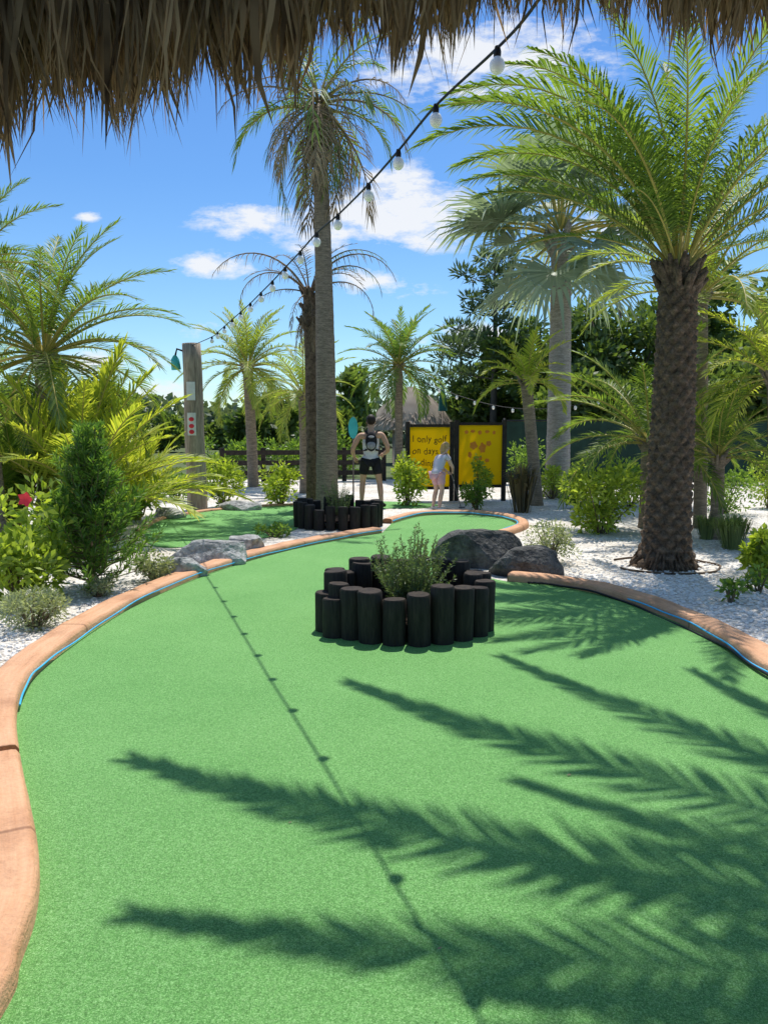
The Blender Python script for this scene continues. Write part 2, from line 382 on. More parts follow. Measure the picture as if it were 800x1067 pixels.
def fan(a0, mats=('palm_silver', 'rachis'), seg=34, span=132, pet=.5, fr=.54, droopy=.27, var=0):
    key = ('fan', round(a0), mats, seg, span, pet, fr, droopy, var)
    if key in FC: return FC[key]
    mb = MB(); a = R(a0); T = Vector((math.cos(a), 0, math.sin(a))); S = Vector((0, 1, 0)); Nn = Vector((-T.z, 0, T.x))
    hub = T * pet + Vector((0, 0, -.04)); mb.tube([Vector((0, 0, 0)), T * pet * .5 + Vector((0, 0, .01)), hub], [.016, .011, .008], 5, 1)
    T2 = (T + Vector((0, 0, -.35))).normalized(); Nn = Vector((-T2.z, 0, T2.x))
    for i in range(seg):
        if rnd() < .04: continue
        ph = R(-span + 2 * span * (i + .5) / seg) + U(-.02, .02); dph = R(span / seg)
        l = fr * (1 - .25 * abs(ph) / 3) * U(.84, 1.08)
        def pt(r, f, up=0): return hub + (T2 * math.cos(f) + S * math.sin(f)) * r + Nn * (.22 * r + up)
        m_ = .5; z = -droopy * l * U(.2, 1.7)
        a1 = pt(l * m_, ph - dph, .0); a2 = pt(l * m_, ph + dph, .0); am = pt(l * m_, ph, .02)
        b1 = pt(l * .78, ph - dph * .45) + Vector((0, 0, z * .3)); b2 = pt(l * .78, ph + dph * .45) + Vector((0, 0, z * .3))
        tip = pt(l, ph) + Vector((0, 0, z))
        mb.add([hub, a1, am, a2, tip, b1, b2], [(0, 1, 2), (0, 2, 3), (1, 5, 6, 3), (5, 4, 6)])
    me = mb.mesh('fan_frond', [M[mats[0]], M[mats[1]]]); FC[key] = me; return me
def trunk_mesh(base, top, rb, rt, style='ring', seg=28, rings=90, flare=.0, bulb=.0):
    vs = []; fs = []; base = Vector(base); top = Vector(top); H = (top - base).length
    if style == 'boss': seg = 72; rings = 170
    for i in range(rings + 1):
        t = i / rings; c = base.lerp(top, t) + Vector((math.sin(t * 3) * .02 * H * .2, 0, 0)); r = rb + (rt - rb) * t
        r *= 1 + flare * math.exp(-t * H / .14) + bulb * math.exp(-((1 - t) * H / .35) ** 2)
        for k in range(seg):
            th = 2 * math.pi * k / seg
            if style == 'boss':
                nrow = H / .075; u = th / (2 * math.pi) * 9; v = t * nrow / 2
                a = (u + v) % 1; b = (v - u) % 1
                e = min(a, 1 - a, b, 1 - b) * 2
                row = (a + b) / 2
                rr = r * (.84 + .32 * min(1, e * 1.6) * (.4 + .6 * row) + .05 * noise.noise(Vector((th * 3, t * H * 9, 1))))
            else:
                rr = r * (1 + .035 * (((t * H * 9) % 1) - .5) + .03 * noise.noise(Vector((math.cos(th) * 2, math.sin(th) * 2, t * H * 3))))
            vs.append(c + Vector((math.cos(th) * rr, math.sin(th) * rr, 0)))
    for i in range(rings):
        for k in range(seg):
            k2 = (k + 1) % seg; fs.append((i * seg + k, i * seg + k2, (i + 1) * seg + k2, (i + 1) * seg + k))
    fs.append(tuple(rings * seg + k for k in range(seg)))
    mb = MB(); mb.add(vs, fs); return mb
def boots(mb, top, r, n, h, out=.12):
    for i in range(n):
        th = i * 2.4; z = -h * rnd(); c = Vector(top) + Vector((math.cos(th) * r * .8, math.sin(th) * r * .8, z))
        d = Vector((math.cos(th), math.sin(th), U(.9, 1.8))).normalized(); L = U(.6, 1.1) * out * 1.6
        mb.tube([c, c + d * L * .5, c + d * L], [.035 * out / .12, .03 * out / .12, .016 * out / .12], 5)
def palm(label, x, y, z, lean=(0, 0), r=(.15, .13), style='ring', tm='trunk_brown', fronds=(), fm=None, flare=.2, bulb=.0, group=None, cat='palm tree', boot=(14, .25, .12), name='palm_tree', z0=0):
    t = thing(name, label, cat, (x, y, z0), group)
    top = Vector((lean[0], lean[1], z - z0))
    mb = trunk_mesh((0, 0, -.02), top, r[0], r[1], style, flare=flare, bulb=bulb, rings=max(20, int(z * 16)))
    if boot: boots(mb, top + Vector((0, 0, .06)), r[1], *boot)
    mb.build('trunk', M[tm], t)
    for (me, az, sc, off) in fronds:
        o = link('frond', me, t); o.location = top + Vector((math.cos(R(az)) * r[1] * .4, math.sin(R(az)) * r[1] * .4, off))
        o.rotation_euler = (U(-.12, .12), 0, R(az)); o.scale = (sc, sc * U(.85, 1.1), sc)
    return t
def crown(n, L, a_hi=78, a_lo=10, droop=(45, 75), mats=('palm', 'rachis'), leaf=.26, nl=40, w=.016, off=.1, jit=.12, vee=.35, gap=0.0, levels=6, sag=.15):
    out = []
    for i in range(n):
        f = (i + .5) / n; lv = int(f * levels) / (levels - 1) if levels > 1 else 0
        a0 = a_hi + (a_lo - a_hi) * lv; dr = droop[0] + (droop[1] - droop[0]) * lv
        me = feather(a0, dr, leaf, nl, w, vee, mats, var=i % 2, gap=gap, sag=sag)
        out.append((me, i * 137.5 + U(-14, 14), L * U(1 - jit, 1 + jit), off * (1 - f)))
    return out

# main right palm
b = G(692, 590)
fr = []
def aim(dx, dy): return math.degrees(math.atan2(dy, dx))
near_k = dict(leaf=.165, n=96, w=.0068, vee=.4, mats=('palm', 'rachis'), rr=.007, sag=.3)
for az, a0, dr, L in [(176, 70, 98, 3.5), (192, 64, 84, 3.3), (168, 77, 88, 3.3), (205, 74, 88, 3.0), (160, 55, 65, 2.7), (222, 60, 80, 2.6), (245, 78, 84, 2.8), (270, 68, 74, 2.3),
                      (180, 46, 62, 2.3), (130, 70, 70, 2.9), (105, 60, 70, 2.6), (80, 72, 70, 2.8), (55, 62, 75, 2.8), (30, 55, 70, 2.9), (8, 68, 85, 3.2), (-12, 55, 75, 2.9), (-30, 72, 80, 3.0),
                      (-55, 60, 75, 2.6), (350, 40, 60, 2.3), (140, 84, 60, 2.9), (20, 84, 55, 2.9), (300, 84, 60, 2.8), (200, 86, 55, 2.8), (95, 88, 40, 2.7), (185, 28, 50, 1.7), (15, 30, 55, 2.0), (235, 38, 60, 1.8), (320, 42, 62, 2.1),
                      (184, 80, 104, 3.4), (212, 68, 74, 2.9), (152, 66, 84, 3.1), (0, 78, 78, 3.0)]:
    fr.append((feather(a0, dr, var=az, **near_k), az, L, .08))
bigpalm = palm('big palm with rough dark scaly trunk standing in white gravel at right', b.x, b.y, 3.15, (.02, 0), (.25, .19), 'boss', 'trunk_dark', fr, flare=.55, boot=(40, .30, .15))
mb = MB()
for i in range(150):
    th = rnd() * 6.28; r1 = U(.22, .32); r2 = r1 + U(.03, .14)
    mb.tube([(math.cos(th) * r1 * .8, math.sin(th) * r1 * .8, U(.08, .24)), (math.cos(th) * r2, math.sin(th) * r2, -.01)], [.016, .011], 5)
mb.build('root_mass', M['trunk_dark'], bigpalm)
# palm standing just right of the view; its fronds shade the green
fr = []; cx, cy, cz = 3.2, 4.2, 5.2
k2 = dict(leaf=.095, n=96, w=.0078, vee=.1, mats=('palm', 'rachis'), rr=.006, sag=.2)
for dx, dy, a0, dr, lt in [(-3.85, 1.05, 22, 42, -.06), (-3.45, .05, 24, 44, -.05), (-3.1, 2.15, 30, 52, -.07), (-2.2, 2.75, 32, 54, -.07), (-1, 2.6, 35, 60, -.06), (-2.9, -.36, 26, 44, -.03), (-2.7, -.6, 30, 48, .02), (-1.9, -1.4, 36, 52, 0), (-2.3, 1.25, 40, 50, -.06),
                       (-2.5, -.12, 34, 50, -.05), (-2.0, -.4, 38, 52, 0), (-1.9, .15, 44, 58, -.05), (-2.5, .55, 30, 46, -.08), (-1.4, 1.7, 44, 60, -.05), (-1.8, -.15, 28, 44, .06), (-1.7, .7, 30, 50, .04), (-1.7, -.85, 28, 44, .05),
                       (3, 1, 40, 70, 0), (2.6, -1.4, 30, 65, 0), (1.5, 2.6, 45, 70, 0), (.6, -2.6, 35, 65, 0), (3, -.2, 60, 80, 0), (-.6, -2.0, 50, 60, 0), (.5, 2.9, 60, 70, 0)]:
    L = math.hypot(dx, dy) * 1.06
    fr.append((feather(a0, dr, var=int(dx * 10 + dy * 3), lat=lt, **k2), aim(dx, dy), L, .05))
palm('tall palm just outside the right edge whose fronds shade the green', cx, cy, cz, (0, 0), (.2, .16), 'ring', 'trunk_dark', fr, flare=.3)
# central tall palm
y = 14.3; c = A(341, 520, y); tp = A(332, 118, y)
fr = crown(14, 1.9, 78, 5, (60, 95), ('palm_dark', 'rachis'), .24, 38, .014, .3, gap=.25, sag=.4)
for i in range(40):
    fr.append((feather(20 - 19 * (i % 5), 80, .22, 30, .012, .2, ('palm_dead' if i % 3 else 'palm_dark', 'rachis_dead'), var=i % 3, gap=.38, sag=.8), i * 137.5, U(1.4, 2.3), .22 - .05 * (i % 5)))
palm('tallest centre palm, slim brown trunk and shaggy dead fronds under its crown', c.x, y, tp.z, (tp.x - c.x, 0), (.215, .125), 'ring', 'trunk_brown', fr, flare=.15, bulb=.7, boot=(60, 1.0, .19))
# second scraggly one
y = 15.0; c = A(327, 520, y); tp = A(322, 305, y)
fr = crown(6, 1.5, 75, 40, (70, 100), ('palm_dead', 'rachis_dead'), .16, 24, .012, .1, gap=.3)
for az, a0, dr, L, mt in [(178, 62, 120, 2.3, 'palm_dead'), (172, 52, 150, 1.9, 'palm_dead'), (5, 68, 140, 2.2, 'palm_dead'), (0, 60, 150, 1.9, 'palm'), (12, 75, 120, 2.0, 'palm'), (-20, 30, 120, 1.7, 'palm_dead'), (190, 15, 90, 1.4, 'palm_dead'), (250, -20, 60, 1.3, 'palm_dead')]:
    fr.append((feather(a0, dr, .10, 30, .010, .1, (mt, 'rachis_dead'), gap=.4, sag=.9), az, L, 0))
for i in range(12):
    fr.append((feather(-60 - 8 * (i % 3), 25, .12, 24, .014, .2, ('palm_dead', 'rachis_dead'), var=i % 3, gap=.3, sag=.6), i * 137.5, U(.8, 1.3), -.05 * (i % 5)))
palm('thin palm with arching dry drooping fronds directly behind the tallest centre trunk', c.x, y, tp.z, (tp.x - c.x, 0), (.15, .12), 'ring', 'trunk_dark', fr, flare=.15, boot=(40, .9, .14))
# silver fan palm
y = 17; c = A(580, 512, y); tp = A(584, 250, y); fr = []
for i in range(32):
    f = (i + .5) / 32; a0 = [78, 60, 42, 25, 5, -18, -40][min(6, int(f * 7))]
    fr.append((fan(a0, var=i % 3), i * 137.5, 2.5 * U(.8, 1.1), .35 * (1 - f)))
for az in (180, 0, 190, -8, 172): fr.append((fan(30 if az % 2 else 12, var=3), az + U(-8, 8), 2.75, .1))
palm('silver fan palm with stiff grey leaves on a pale grey trunk right of centre', c.x, y, tp.z, (tp.x - c.x, 0), (.28, .21), 'ring', 'trunk_grey', fr, flare=.15, bulb=.1, boot=(26, .5, .22))
def mid_palm(label, tx, depth, cxp, cyp, Rp, n, mats, tr=.13, a_hi=80, a_lo=-15, leaf=.22, w=.018, tm='trunk_brown', vee=.3, droop=(50, 80), nl=34, group=None, boot=(16, .2, .12), style='ring', gap=0, flare=.15):
    c = A(tx, 500, depth); tp = A(cxp, cyp, depth); L = Rp * depth / F * 1.22
    return palm(label, c.x, depth, tp.z, (tp.x - c.x, 0), (tr * 1.1, tr), style, tm, crown(n, L, a_hi, a_lo, droop, mats, leaf, nl, w, .08, vee=vee, gap=gap), boot=boot, group=group, flare=flare)
mid_palm('small round-crowned palm beyond the man, right of the centre trunk', 415, 24, 415, 382, 52, 44, ('palm_dark', 'rachis'), .12, a_lo=-25)
mid_palm('feathery palm between the wooden post and the centre trunks', 264, 20, 258, 384, 56, 46, ('palm_lime', 'rachis'), .13, a_lo=-25, leaf=.2, w=.014, nl=42)
mid_palm('half hidden palm with drooping yellow fronds left of the centre trunks', 318, 18, 316, 412, 50, 24, ('palm_lime', 'rachis'), .12, a_lo=-30, leaf=.2)
mid_palm('small yellow-green palm left of the silver palm trunk', 560, 15, 548, 400, 48, 20, ('palm_yellow', 'rachis'), .11, a_lo=5, leaf=.25, w=.03, nl=26)
mid_palm('bushy feathery palm at the left beyond the yellow-green palms', 48, 11, 46, 372, 125, 40, ('palm', 'rachis'), .13, a_lo=-15, leaf=.2, w=.009, nl=60)
mid_palm('palm at the far left edge with fronds reaching in above the bushy palm', -6, 9.5, -30, 280, 85, 26, ('palm', 'rachis'), .12, a_lo=-15, leaf=.24, w=.011, nl=56)
mid_palm('slim palm trunk with green crown directly behind the big scaly palm', 731, 11.5, 730, 310, 115, 22, ('palm_lime', 'rachis'), .09, a_lo=0, leaf=.2, w=.010, nl=52)
mid_palm('low wide-fronded palm before the dark fence, left of the scaly trunk', 676, 11.5, 676, 462, 105, 26, ('palm', 'rachis'), .12, a_lo=5, leaf=.2, w=.010, nl=54, a_hi=70)
mid_palm('yellow-leaved palm at the right edge of the picture', 812, 10, 806, 395, 90, 20, ('palm_yellow', 'rachis'), .09, a_lo=-5, leaf=.24, w=.014, nl=42)
mid_palm('low dark green palm between the big scaly trunk and the right edge', 748, 10.3, 748, 478, 75, 24, ('palm', 'rachis'), .08, a_lo=10, leaf=.22, w=.011, nl=46)
def clump(label, px, py, Rp, n, mats, a_hi=85, a_lo=35, leaf=.24, w=.018, depth=None, droop=(30, 60), name='clumping_palm'):
    q = G(px, py); t = thing(name, label, 'palm', q)
    mb = MB(); L = Rp * q.y / F
    for i in range(9):
        th = rnd() * 6.28; rr = U(.02, .12); mb.tube([(math.cos(th) * rr, math.sin(th) * rr, -.01), (math.cos(th) * rr * 1.6, math.sin(th) * rr * 1.6, L * .25)], [.025, .015], 6)
    mb.build('stem', M['rachis'], t)
    for i, (me, az, sc, off) in enumerate(crown(n, L, a_hi, a_lo, droop, mats, leaf, 44, w, 0)):
        o = link('frond', me, t); o.location = (U(-.12, .12), U(-.12, .12), U(.05, L * .2)); o.rotation_euler = (U(-.1, .1), 0, R(az)); o.scale = (sc,) * 3
clump('bright yellow-green clumping palm behind the dark conifer bush', 88, 560, 165, 44, ('palm_yellow', 'rachis'), w=.014)
clump('yellow-green clumping palm just left of the wooden post', 143, 542, 88, 34, ('palm_yellow', 'rachis'), w=.015)
clump('green clumping palm at the left edge behind the leafy bush', 15, 560, 110, 26, ('palm', 'rachis'))

# ---------------------------------------------------------------- shrubs and trees
def shrub(label, px, py, wp, hp, m, n=900, ll=.07, lw=.03, name='shrub', cat='shrub', up=.5, base=None, group=None):
    q = base or G(px, py); k = q.y / F; w = wp * k / 2; h = hp * k
    t = thing(name, label, cat, (q.x, q.y, 0), group); mb = MB(); cl = []
    for i in range(max(9, int(n / 55))):
        d = rdir(); r = rnd() ** .4; cl.append(Vector((d.x * w * r * .82, d.y * w * r * .82, h * .5 + d.z * h * .42 * r)))
    for i in range(n):
        c = random.choice(cl); d = rdir(); p = c + Vector((d.x * w, d.y * w, d.z * h * .6)) * .30 * rnd() ** .5
        if p.z < .01: p.z = .02 + rnd() * .04
        o = (d + Vector((0, 0, up)) + rdir() * .5).normalized(); s = o.cross(rdir()).normalized()
        mb.leaf(p, o, s, ll * U(.7, 1.2), lw * U(.8, 1.1), 0, .15)
    mb.build('foliage', m, t)
    st = MB()
    for c in cl[:14]:
        if c.z > 0: st.tube([(c.x * .12, c.y * .12, -.01), (c.x * .5, c.y * .5, c.z * .5), c], [.012, .008, .004], 5)
    st.build('stem', M['twig'], t); return t
shrub('rounded yellow-green leafy shrub left of the big scaly trunk', 626, 556, 92, 88, M['shrub'], 2600, .09, .045)
shrub('yellow-green shrub between the man and the yellow boards', 423, 527, 44, 54, M['shrub'], 1300, .1, .05)
shrub('yellow-green shrub left of the tallest trunk by the dark fence', 292, 527, 50, 44, M['shrub'], 1200, .1, .05)
shrub('green shrub just right of the wooden post', 234, 528, 50, 52, M['shrub'], 1300, .1, .045)
shrub('small dark green shrub in front of the right yellow board', 497, 532, 36, 34, M['shrub_mid'], 1000, .07, .035)
shrub('upright leafy bush hugging the right yellow board', 497, 524, 30, 46, M['shrub'], 600, .09, .05)
shrub('low grey-green bush beside the dark boulders', 573, 587, 62, 46, M['shrub_grey'], 1800, .05, .015)
shrub('leafy green shrub at the right edge low down', 796, 606, 44, 62, M['shrub'], 800, .09, .05)
shrub('green shrub by the fence right of the big trunk', 752, 535, 80, 48, M['shrub_mid'], 1700, .07, .035)
shrub('bright shrub near the fence at the right edge', 800, 530, 60, 60, M['shrub'], 1400, .08, .04)
shrub('low grey-green bush at the left edge on the gravel', 36, 655, 82, 44, M['shrub_grey'], 2200, .045, .013)
shrub('tiny grey-green tuft on the gravel left of the pale rocks', 103, 622, 38, 24, M['shrub_grey'], 700, .04, .014)
shrub('low grey-green bush beside the pale rocks', 162, 606, 50, 34, M['shrub_grey'], 1400, .045, .016)
shrub('low green plant between the two greens at left', 286, 560, 40, 18, M['shrub_mid'], 600, .05, .025)
shrub('green bush filling the bed behind the small green at left', 130, 545, 70, 40, M['shrub_mid'], 1300, .08, .04)
shrub('dark bush in front of the dark fence far left of centre', 185, 522, 50, 34, M['shrub_mid'], 900, .1, .05)
shrub('low bush under the silver palm', 600, 530, 40, 38, M['shrub_mid'], 900, .09, .05)
shrub('low hedge plant between scaly trunk and silver palm', 655, 528, 60, 50, M['shrub_mid'], 1400, .09, .045)
shrub('yellow-green bush in front of the fence below the silver palm', 575, 520, 40, 34, M['shrub'], 800, .09, .05)
shrub('tall leafy bush against the green fence right of the yellow boards', 548, 512, 44, 60, M['shrub_mid'], 1100, .1, .05)
shrub('dense green bush between the left palms and the pale rocks', 60, 590, 90, 52, M['shrub_mid'], 1400, .07, .035)
for px, hp, lab in [(222, 44, 'bush behind the dark fence just right of the wooden post'), (262, 50, 'bush behind the dark fence under the feathery palm'), (300, 48, 'bush behind the dark fence left of the centre trunks'), (352, 50, 'bush behind the dark fence just left of the man')]:
    shrub(lab, px, 0, 56, hp, M['shrub_mid'], 1100, .14, .07, base=Vector((A(px, 490, 24.5).x, 24.5, 0)))
hib = shrub('leafy bush with one red flower at the left edge', 24, 628, 120, 128, M['shrub'], 1700, .11, .045)
mb = MB(); f0 = A(28, 520, hib.location.y - .35) - hib.location
for k in range(5):
    th = k * 1.2566; d = Vector((math.cos(th), -.5, math.sin(th))).normalized(); mb.leaf(f0, d, d.cross(Vector((0, 1, 0))).normalized(), .075, .06)
mb.build('flower', M['red'], hib)
for (px, py, s, lab) in [(760, 628, 26, 'small leafy sprig on the gravel beside the right curb'), (790, 618, 30, 'leafy sprout on the gravel at the right edge')]:
    shrub(lab, px, py, s * 1.6, s, M['shrub_mid'], 120, .07, .035)
def blades(label, px, py, wp, hp, m, n, bw, name, cat, arch=.5):
    q = G(px, py); k = q.y / F; w = wp * k / 2; h = hp * k; mb = MB()
    for i in range(n):
        th = rnd() * 6.28; r0 = rnd() * w * .3; d = Vector((math.cos(th), math.sin(th), 0)); sd = Vector((-d.y, d.x, 0)) * bw
        p0 = d * r0 + Vector((0, 0, -.005)); e = U(.3, 1); hh = h * U(.7, 1.05)
        p1 = p0 + d * w * .35 * e + Vector((0, 0, hh * .75)); p2 = p0 + d * w * .8 * e + Vector((0, 0, hh * (1 - arch * e * .7)))
        mb.add([p0 - sd * .6, p0 + sd * .6, p1 + sd, p1 - sd, p2], [(0, 1, 2, 3), (3, 2, 4)])
    o = mb.build(name, m); o.location = q; tag(o, label, cat)
blades('dark reddish strap-leaved plant left of the small yellow-green palm', 543, 534, 66, 60, M['strap'], 110, .02, 'strap_leaf_plant', 'plant')
blades('arching grassy tuft right of the big palm trunk', 762, 572, 72, 44, M['grassblade'], 420, .006, 'grass_tuft', 'plant')
blades('grassy tuft left of the right-edge shrub', 735, 562, 46, 32, M['grassblade'], 220, .006, 'grass_tuft', 'plant')
def conifer(label, q, h, w, m, n, ll, name='conifer_bush', cat='conifer', spread=.5, sprays=70):
    t = thing(name, label, cat, q); mb = MB(); st = MB()
    for i in range(sprays):
        f = rnd() ** .9; z0 = h * f * .74; th = rnd() * 6.28; rmax = w * (1 - f * .92) ** .85; r = rmax * U(.4, 1.15)
        p0 = Vector((0, 0, z0)); d = Vector((math.cos(th), math.sin(th), 0))
        p1 = p0 + d * r * .6 + Vector((0, 0, h * .05)); p2 = p0 + d * r + Vector((0, 0, h * U(.12, .28)))
        st.tube([p0, p1, p2], [.008, .005, .002], 4)
        for j in range(int(n / sprays)):
            s = rnd() ** .6; p = (p0.lerp(p1, s * 2) if s < .5 else p1.lerp(p2, s * 2 - 1))
            o = ((p2 - p1).normalized() * .9 + rdir() * .8).normalized(); mb.leaf(p, o, o.cross(rdir()).normalized(), ll * U(.6, 1.2), ll * .18)
    st.tube([(0, 0, -.01), (0, 0, h * .8)], [.03, .01], 6)
    mb.build('foliage', m, t); st.build('stem', M['twig'], t)
conifer('green feathery conifer bush on the gravel left of the pale rocks', G(98, 614), 1.68, .68, M['conifer'], 15000, .085, sprays=200)
PC = Vector((.17, 5.62, 0))
def spiky(label, q, h, w, m, n, sp):
    t = thing('rosemary_bush', label, 'shrub', q); mb = MB(); st = MB()
    for i in range(sp):
        th = rnd() * 6.28; r = w * rnd() ** .6; d = Vector((math.cos(th), math.sin(th), 0)); hh = h * U(.5, 1.1) * (1 - .35 * r / w)
        p0 = d * r * .3; p2 = d * r + Vector((0, 0, hh)); p1 = (p0 + p2) / 2 + d * .02 * -1
        st.tube([p0, p1, p2], [.004, .003, .001], 4)
        for j in range(int(n / sp)):
            s = rnd(); p = p0.lerp(p2, .12 + .88 * s); o = (Vector((0, 0, .7)) + rdir()).normalized()
            mb.leaf(p, o, o.cross(rdir()).normalized(), U(.03, .06) * (1.15 - .6 * s), .007)
    mb.build('foliage', m, t); st.build('stem', M['twig'], t)
spiky('spiky dark green bush growing inside the front ring of black logs', PC + Vector((.04, -.05, .17)), .66, .34, M['rosemary'], 10000, 80)
def log_ring(label, c, rx, ry, n, hf, hbk, dia, seed, extra=()):
    random.seed(seed); t = thing('log_planter', label, 'planter', c)
    spots = [(math.cos(2 * math.pi * i / n + .1) * rx, math.sin(2 * math.pi * i / n + .1) * ry, None) for i in range(n)] + list(extra)
    for i, (x, y, hh) in enumerate(spots):
        mb = MB(); r = dia / 2 * U(.86, 1.04); f = (y / ry + 1) / 2
        h = hh or (hf + (hbk - hf) * f + U(-.045, .045)); jr = 1 + U(-.03, .03); x *= jr; y *= jr
        sg = 24; vs = []; zs = [-.01, h * .33, h * .66, h - .012, h]; tl = (U(-.06, .06), U(-.06, .06))
        for j, z in enumerate(zs):
            for k in range(sg):
                a = 2 * math.pi * k / sg; rr = r * (1 + .05 * noise.noise(Vector((math.cos(a) * 2, math.sin(a) * 2, i * 3.1 + z)))) - (.008 if j == 4 else 0)
                vs.append((math.cos(a) * rr, math.sin(a) * rr, z + (tl[0] * math.cos(a) * r + tl[1] * math.sin(a) * r if j > 2 else 0)))
        fs = [(j * sg + k, j * sg + (k + 1) % sg, (j + 1) * sg + (k + 1) % sg, (j + 1) * sg + k) for j in range(4) for k in range(sg)]
        mb.add(vs, fs, 0); mb.add(vs[-sg:], [tuple(range(sg))], 1)
        o = mb.build('log', [M['log'], M['logtop']], t, True); o.location = (x, y, 0); o.rotation_euler = (U(-.025, .025), U(-.025, .025), rnd() * 6)
    mb = MB(); vs = [(0, 0, .19)]; N = 30
    for k in range(N):
        a = 2 * math.pi * k / N; vs.append((math.cos(a) * (rx - dia * .2), math.sin(a) * (ry - dia * .2), .14))
    mb.add(vs, [(0, 1 + k, 1 + (k + 1) % N) for k in range(N)]); mb.build('soil', M['soil'], t)
log_ring('front ring of black upright logs standing on the green round a spiky bush', PC + Vector((.02, 0, 0)), .56, .50, 20, .375, .44, .172, 3, [(-.62, -.12, .30), (-.56, -.29, .29), (.50, .02, .42), (-.36, .30, .45), (.28, .36, .47)])
q2 = G(350, 553); q2.y += .5
log_ring('farther ring of black upright logs near the tallest trunk', q2, .62, .5, 21, .34, .42, .16, 5)
random.seed(11)
spiky('small spiky bush growing inside the farther ring of black logs', q2 + Vector((0, 0, .16)), .66, .3, M['rosemary'], 3200, 40)

def tree(label, px, Y, toppy, wp, m, n, ls, name='broadleaf_tree', cat='tree', low=.25, flat=.5, kx=1.0, lobes=26):
    c = A(px, 470, Y); h = A(px, toppy, Y).z; w = wp * Y / F / 2
    t = thing(name, label, cat, (c.x, Y, 0)); st = MB(); mb = MB()
    st.tube([(0, 0, -.05), (U(-.1, .1), 0, h * .25), (U(-.2, .2), 0, h * .6), (0, 0, h * .85)], [.035 * h, .027 * h, .015 * h, .005 * h], 9)
    cs = []
    for i in range(lobes):
        d = rdir(); r = rnd() ** .45
        zc = h * (low + (1 - low) * .5) + d.z * h * (1 - low) * .42 * r
        cs.append((Vector((d.x * w * .85 * r, d.y * w * .85 * r, zc)), U(.16, .34) * w))
    for i, (c_, s_) in enumerate(cs[:14]): st.tube([(0, 0, h * U(.15, .4)), c_ * .5 + Vector((0, 0, c_.z * .15)), c_], [.012 * h, .008 * h, .003 * h], 5)
    for i in range(n):
        c_, s_ = random.choice(cs); d = rdir(); p = c_ + Vector((d.x, d.y, d.z * flat * 1.4)) * s_ * rnd() ** .4
        o = (d + rdir() * .8).normalized(); mb.leaf(p, o, o.cross(rdir()).normalized(), ls * U(.6, 1.3), ls * .55)
    st.build('trunk', M['bark'], t); mb.build('crown', m, t); return t
def pine(label, px, Y, toppy, wp, n, ls):
    c = A(px, 470, Y); h = A(px, toppy, Y).z; w = wp * Y / F / 2
    t = thing('pine_tree', label, 'tree', (c.x, Y, 0)); st = MB(); mb = MB()
    st.tube([(0, 0, -.05), (.1, 0, h * .5), (0, 0, h * .97)], [.02 * h, .014 * h, .003 * h], 8); br = []
    for i in range(22):
        f = .38 + .60 * i / 22; th = i * 2.4; L = w * (1.25 - f) * 1.6 * U(.6, 1.1); L = min(L, w)
        p0 = Vector((0, 0, h * f)); p1 = p0 + Vector((math.cos(th), math.sin(th), U(.1, .5))) * L
        st.tube([p0, (p0 + p1) / 2 + Vector((0, 0, -.03 * L)), p1], [.004 * h, .003 * h, .001 * h], 4); br.append((p0, p1))
    for i in range(n):
        p0, p1 = random.choice(br); s = U(.5, 1.05); d = rdir(); p = p0.lerp(p1, s) + Vector((d.x, d.y, d.z * .5)) * .12 * w
        o = (d + Vector((0, 0, .5))).normalized(); mb.leaf(p, o, o.cross(rdir()).normalized(), ls * U(.7, 1.3), ls * .22)
    st.build('trunk', M['bark'], t); mb.build('crown', M['pine'], t)
pine('tall open pine rising behind the yellow boards, left of the silver palm', 512, 34, 262, 100, 3400, .38)
pine('smaller pine leaning at the edge of the dark trees left of the silver palm', 478, 38, 345, 70, 1700, .38)
for lab, px, Y, tp_, wp, mk in [
    ('dark oak behind the silver palm trunk', 560, 33, 318, 130, 'oak'),
    ('dark oak between silver palm and big scaly palm', 640, 30, 285, 150, 'oak'),
    ('tall dark oak directly behind the big scaly palm', 715, 32, 262, 150, 'oak'),
    ('green tree at the right edge beyond the fence', 800, 28, 275, 150, 'midtree'),
    ('low dark tree behind the right yellow board', 508, 36, 372, 90, 'oak'),
    ('low tree in front of the oaks, left of the big palm', 610, 26, 390, 120, 'midtree'),
    ('bushy tree beyond the fence right of the big trunk', 755, 25, 375, 130, 'midtree')]:
    tree(lab, px, Y, tp_, wp, M[mk], 9000, .30, low=.12, lobes=40)
for lab, px, Y, tp_, wp, mk in [
    ('rounded green tree beyond the fence between the centre trunks and the small palm', 366, 52, 378, 52, 'midtree'),
    ('broad low tree beyond the fence right of the feathery palm', 300, 46, 402, 80, 'midtree'),
    ('low tree right of the tiki hut roof', 470, 50, 415, 50, 'midtree'),
    ('low tree at far left beyond the bushy palm', 110, 55, 395, 90, 'midtree'),
    ('low tree at the left edge in the distance', 20, 50, 385, 110, 'midtree'),
    ('small distant tree right of the wooden post', 232, 60, 432, 50, 'midtree'),
    ('low bushy tree beyond the fence just left of the wooden post', 172, 52, 430, 60, 'midtree'),
    ('low bushy tree beyond the fence under the feathery palm', 268, 40, 425, 60, 'oak'),
    ('low bushy tree beyond the fence behind the man', 345, 38, 425, 60, 'oak')]:
    tree(lab, px, Y, tp_, wp, M[mk], 3200, .5, low=.02, lobes=26)
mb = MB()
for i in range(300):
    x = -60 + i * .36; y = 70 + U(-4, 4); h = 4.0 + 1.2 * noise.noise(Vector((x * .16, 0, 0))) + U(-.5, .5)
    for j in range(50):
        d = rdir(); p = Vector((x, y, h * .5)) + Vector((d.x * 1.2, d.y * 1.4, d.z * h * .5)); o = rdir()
        mb.leaf(p, o, o.cross(rdir()).normalized(), .85, .6)
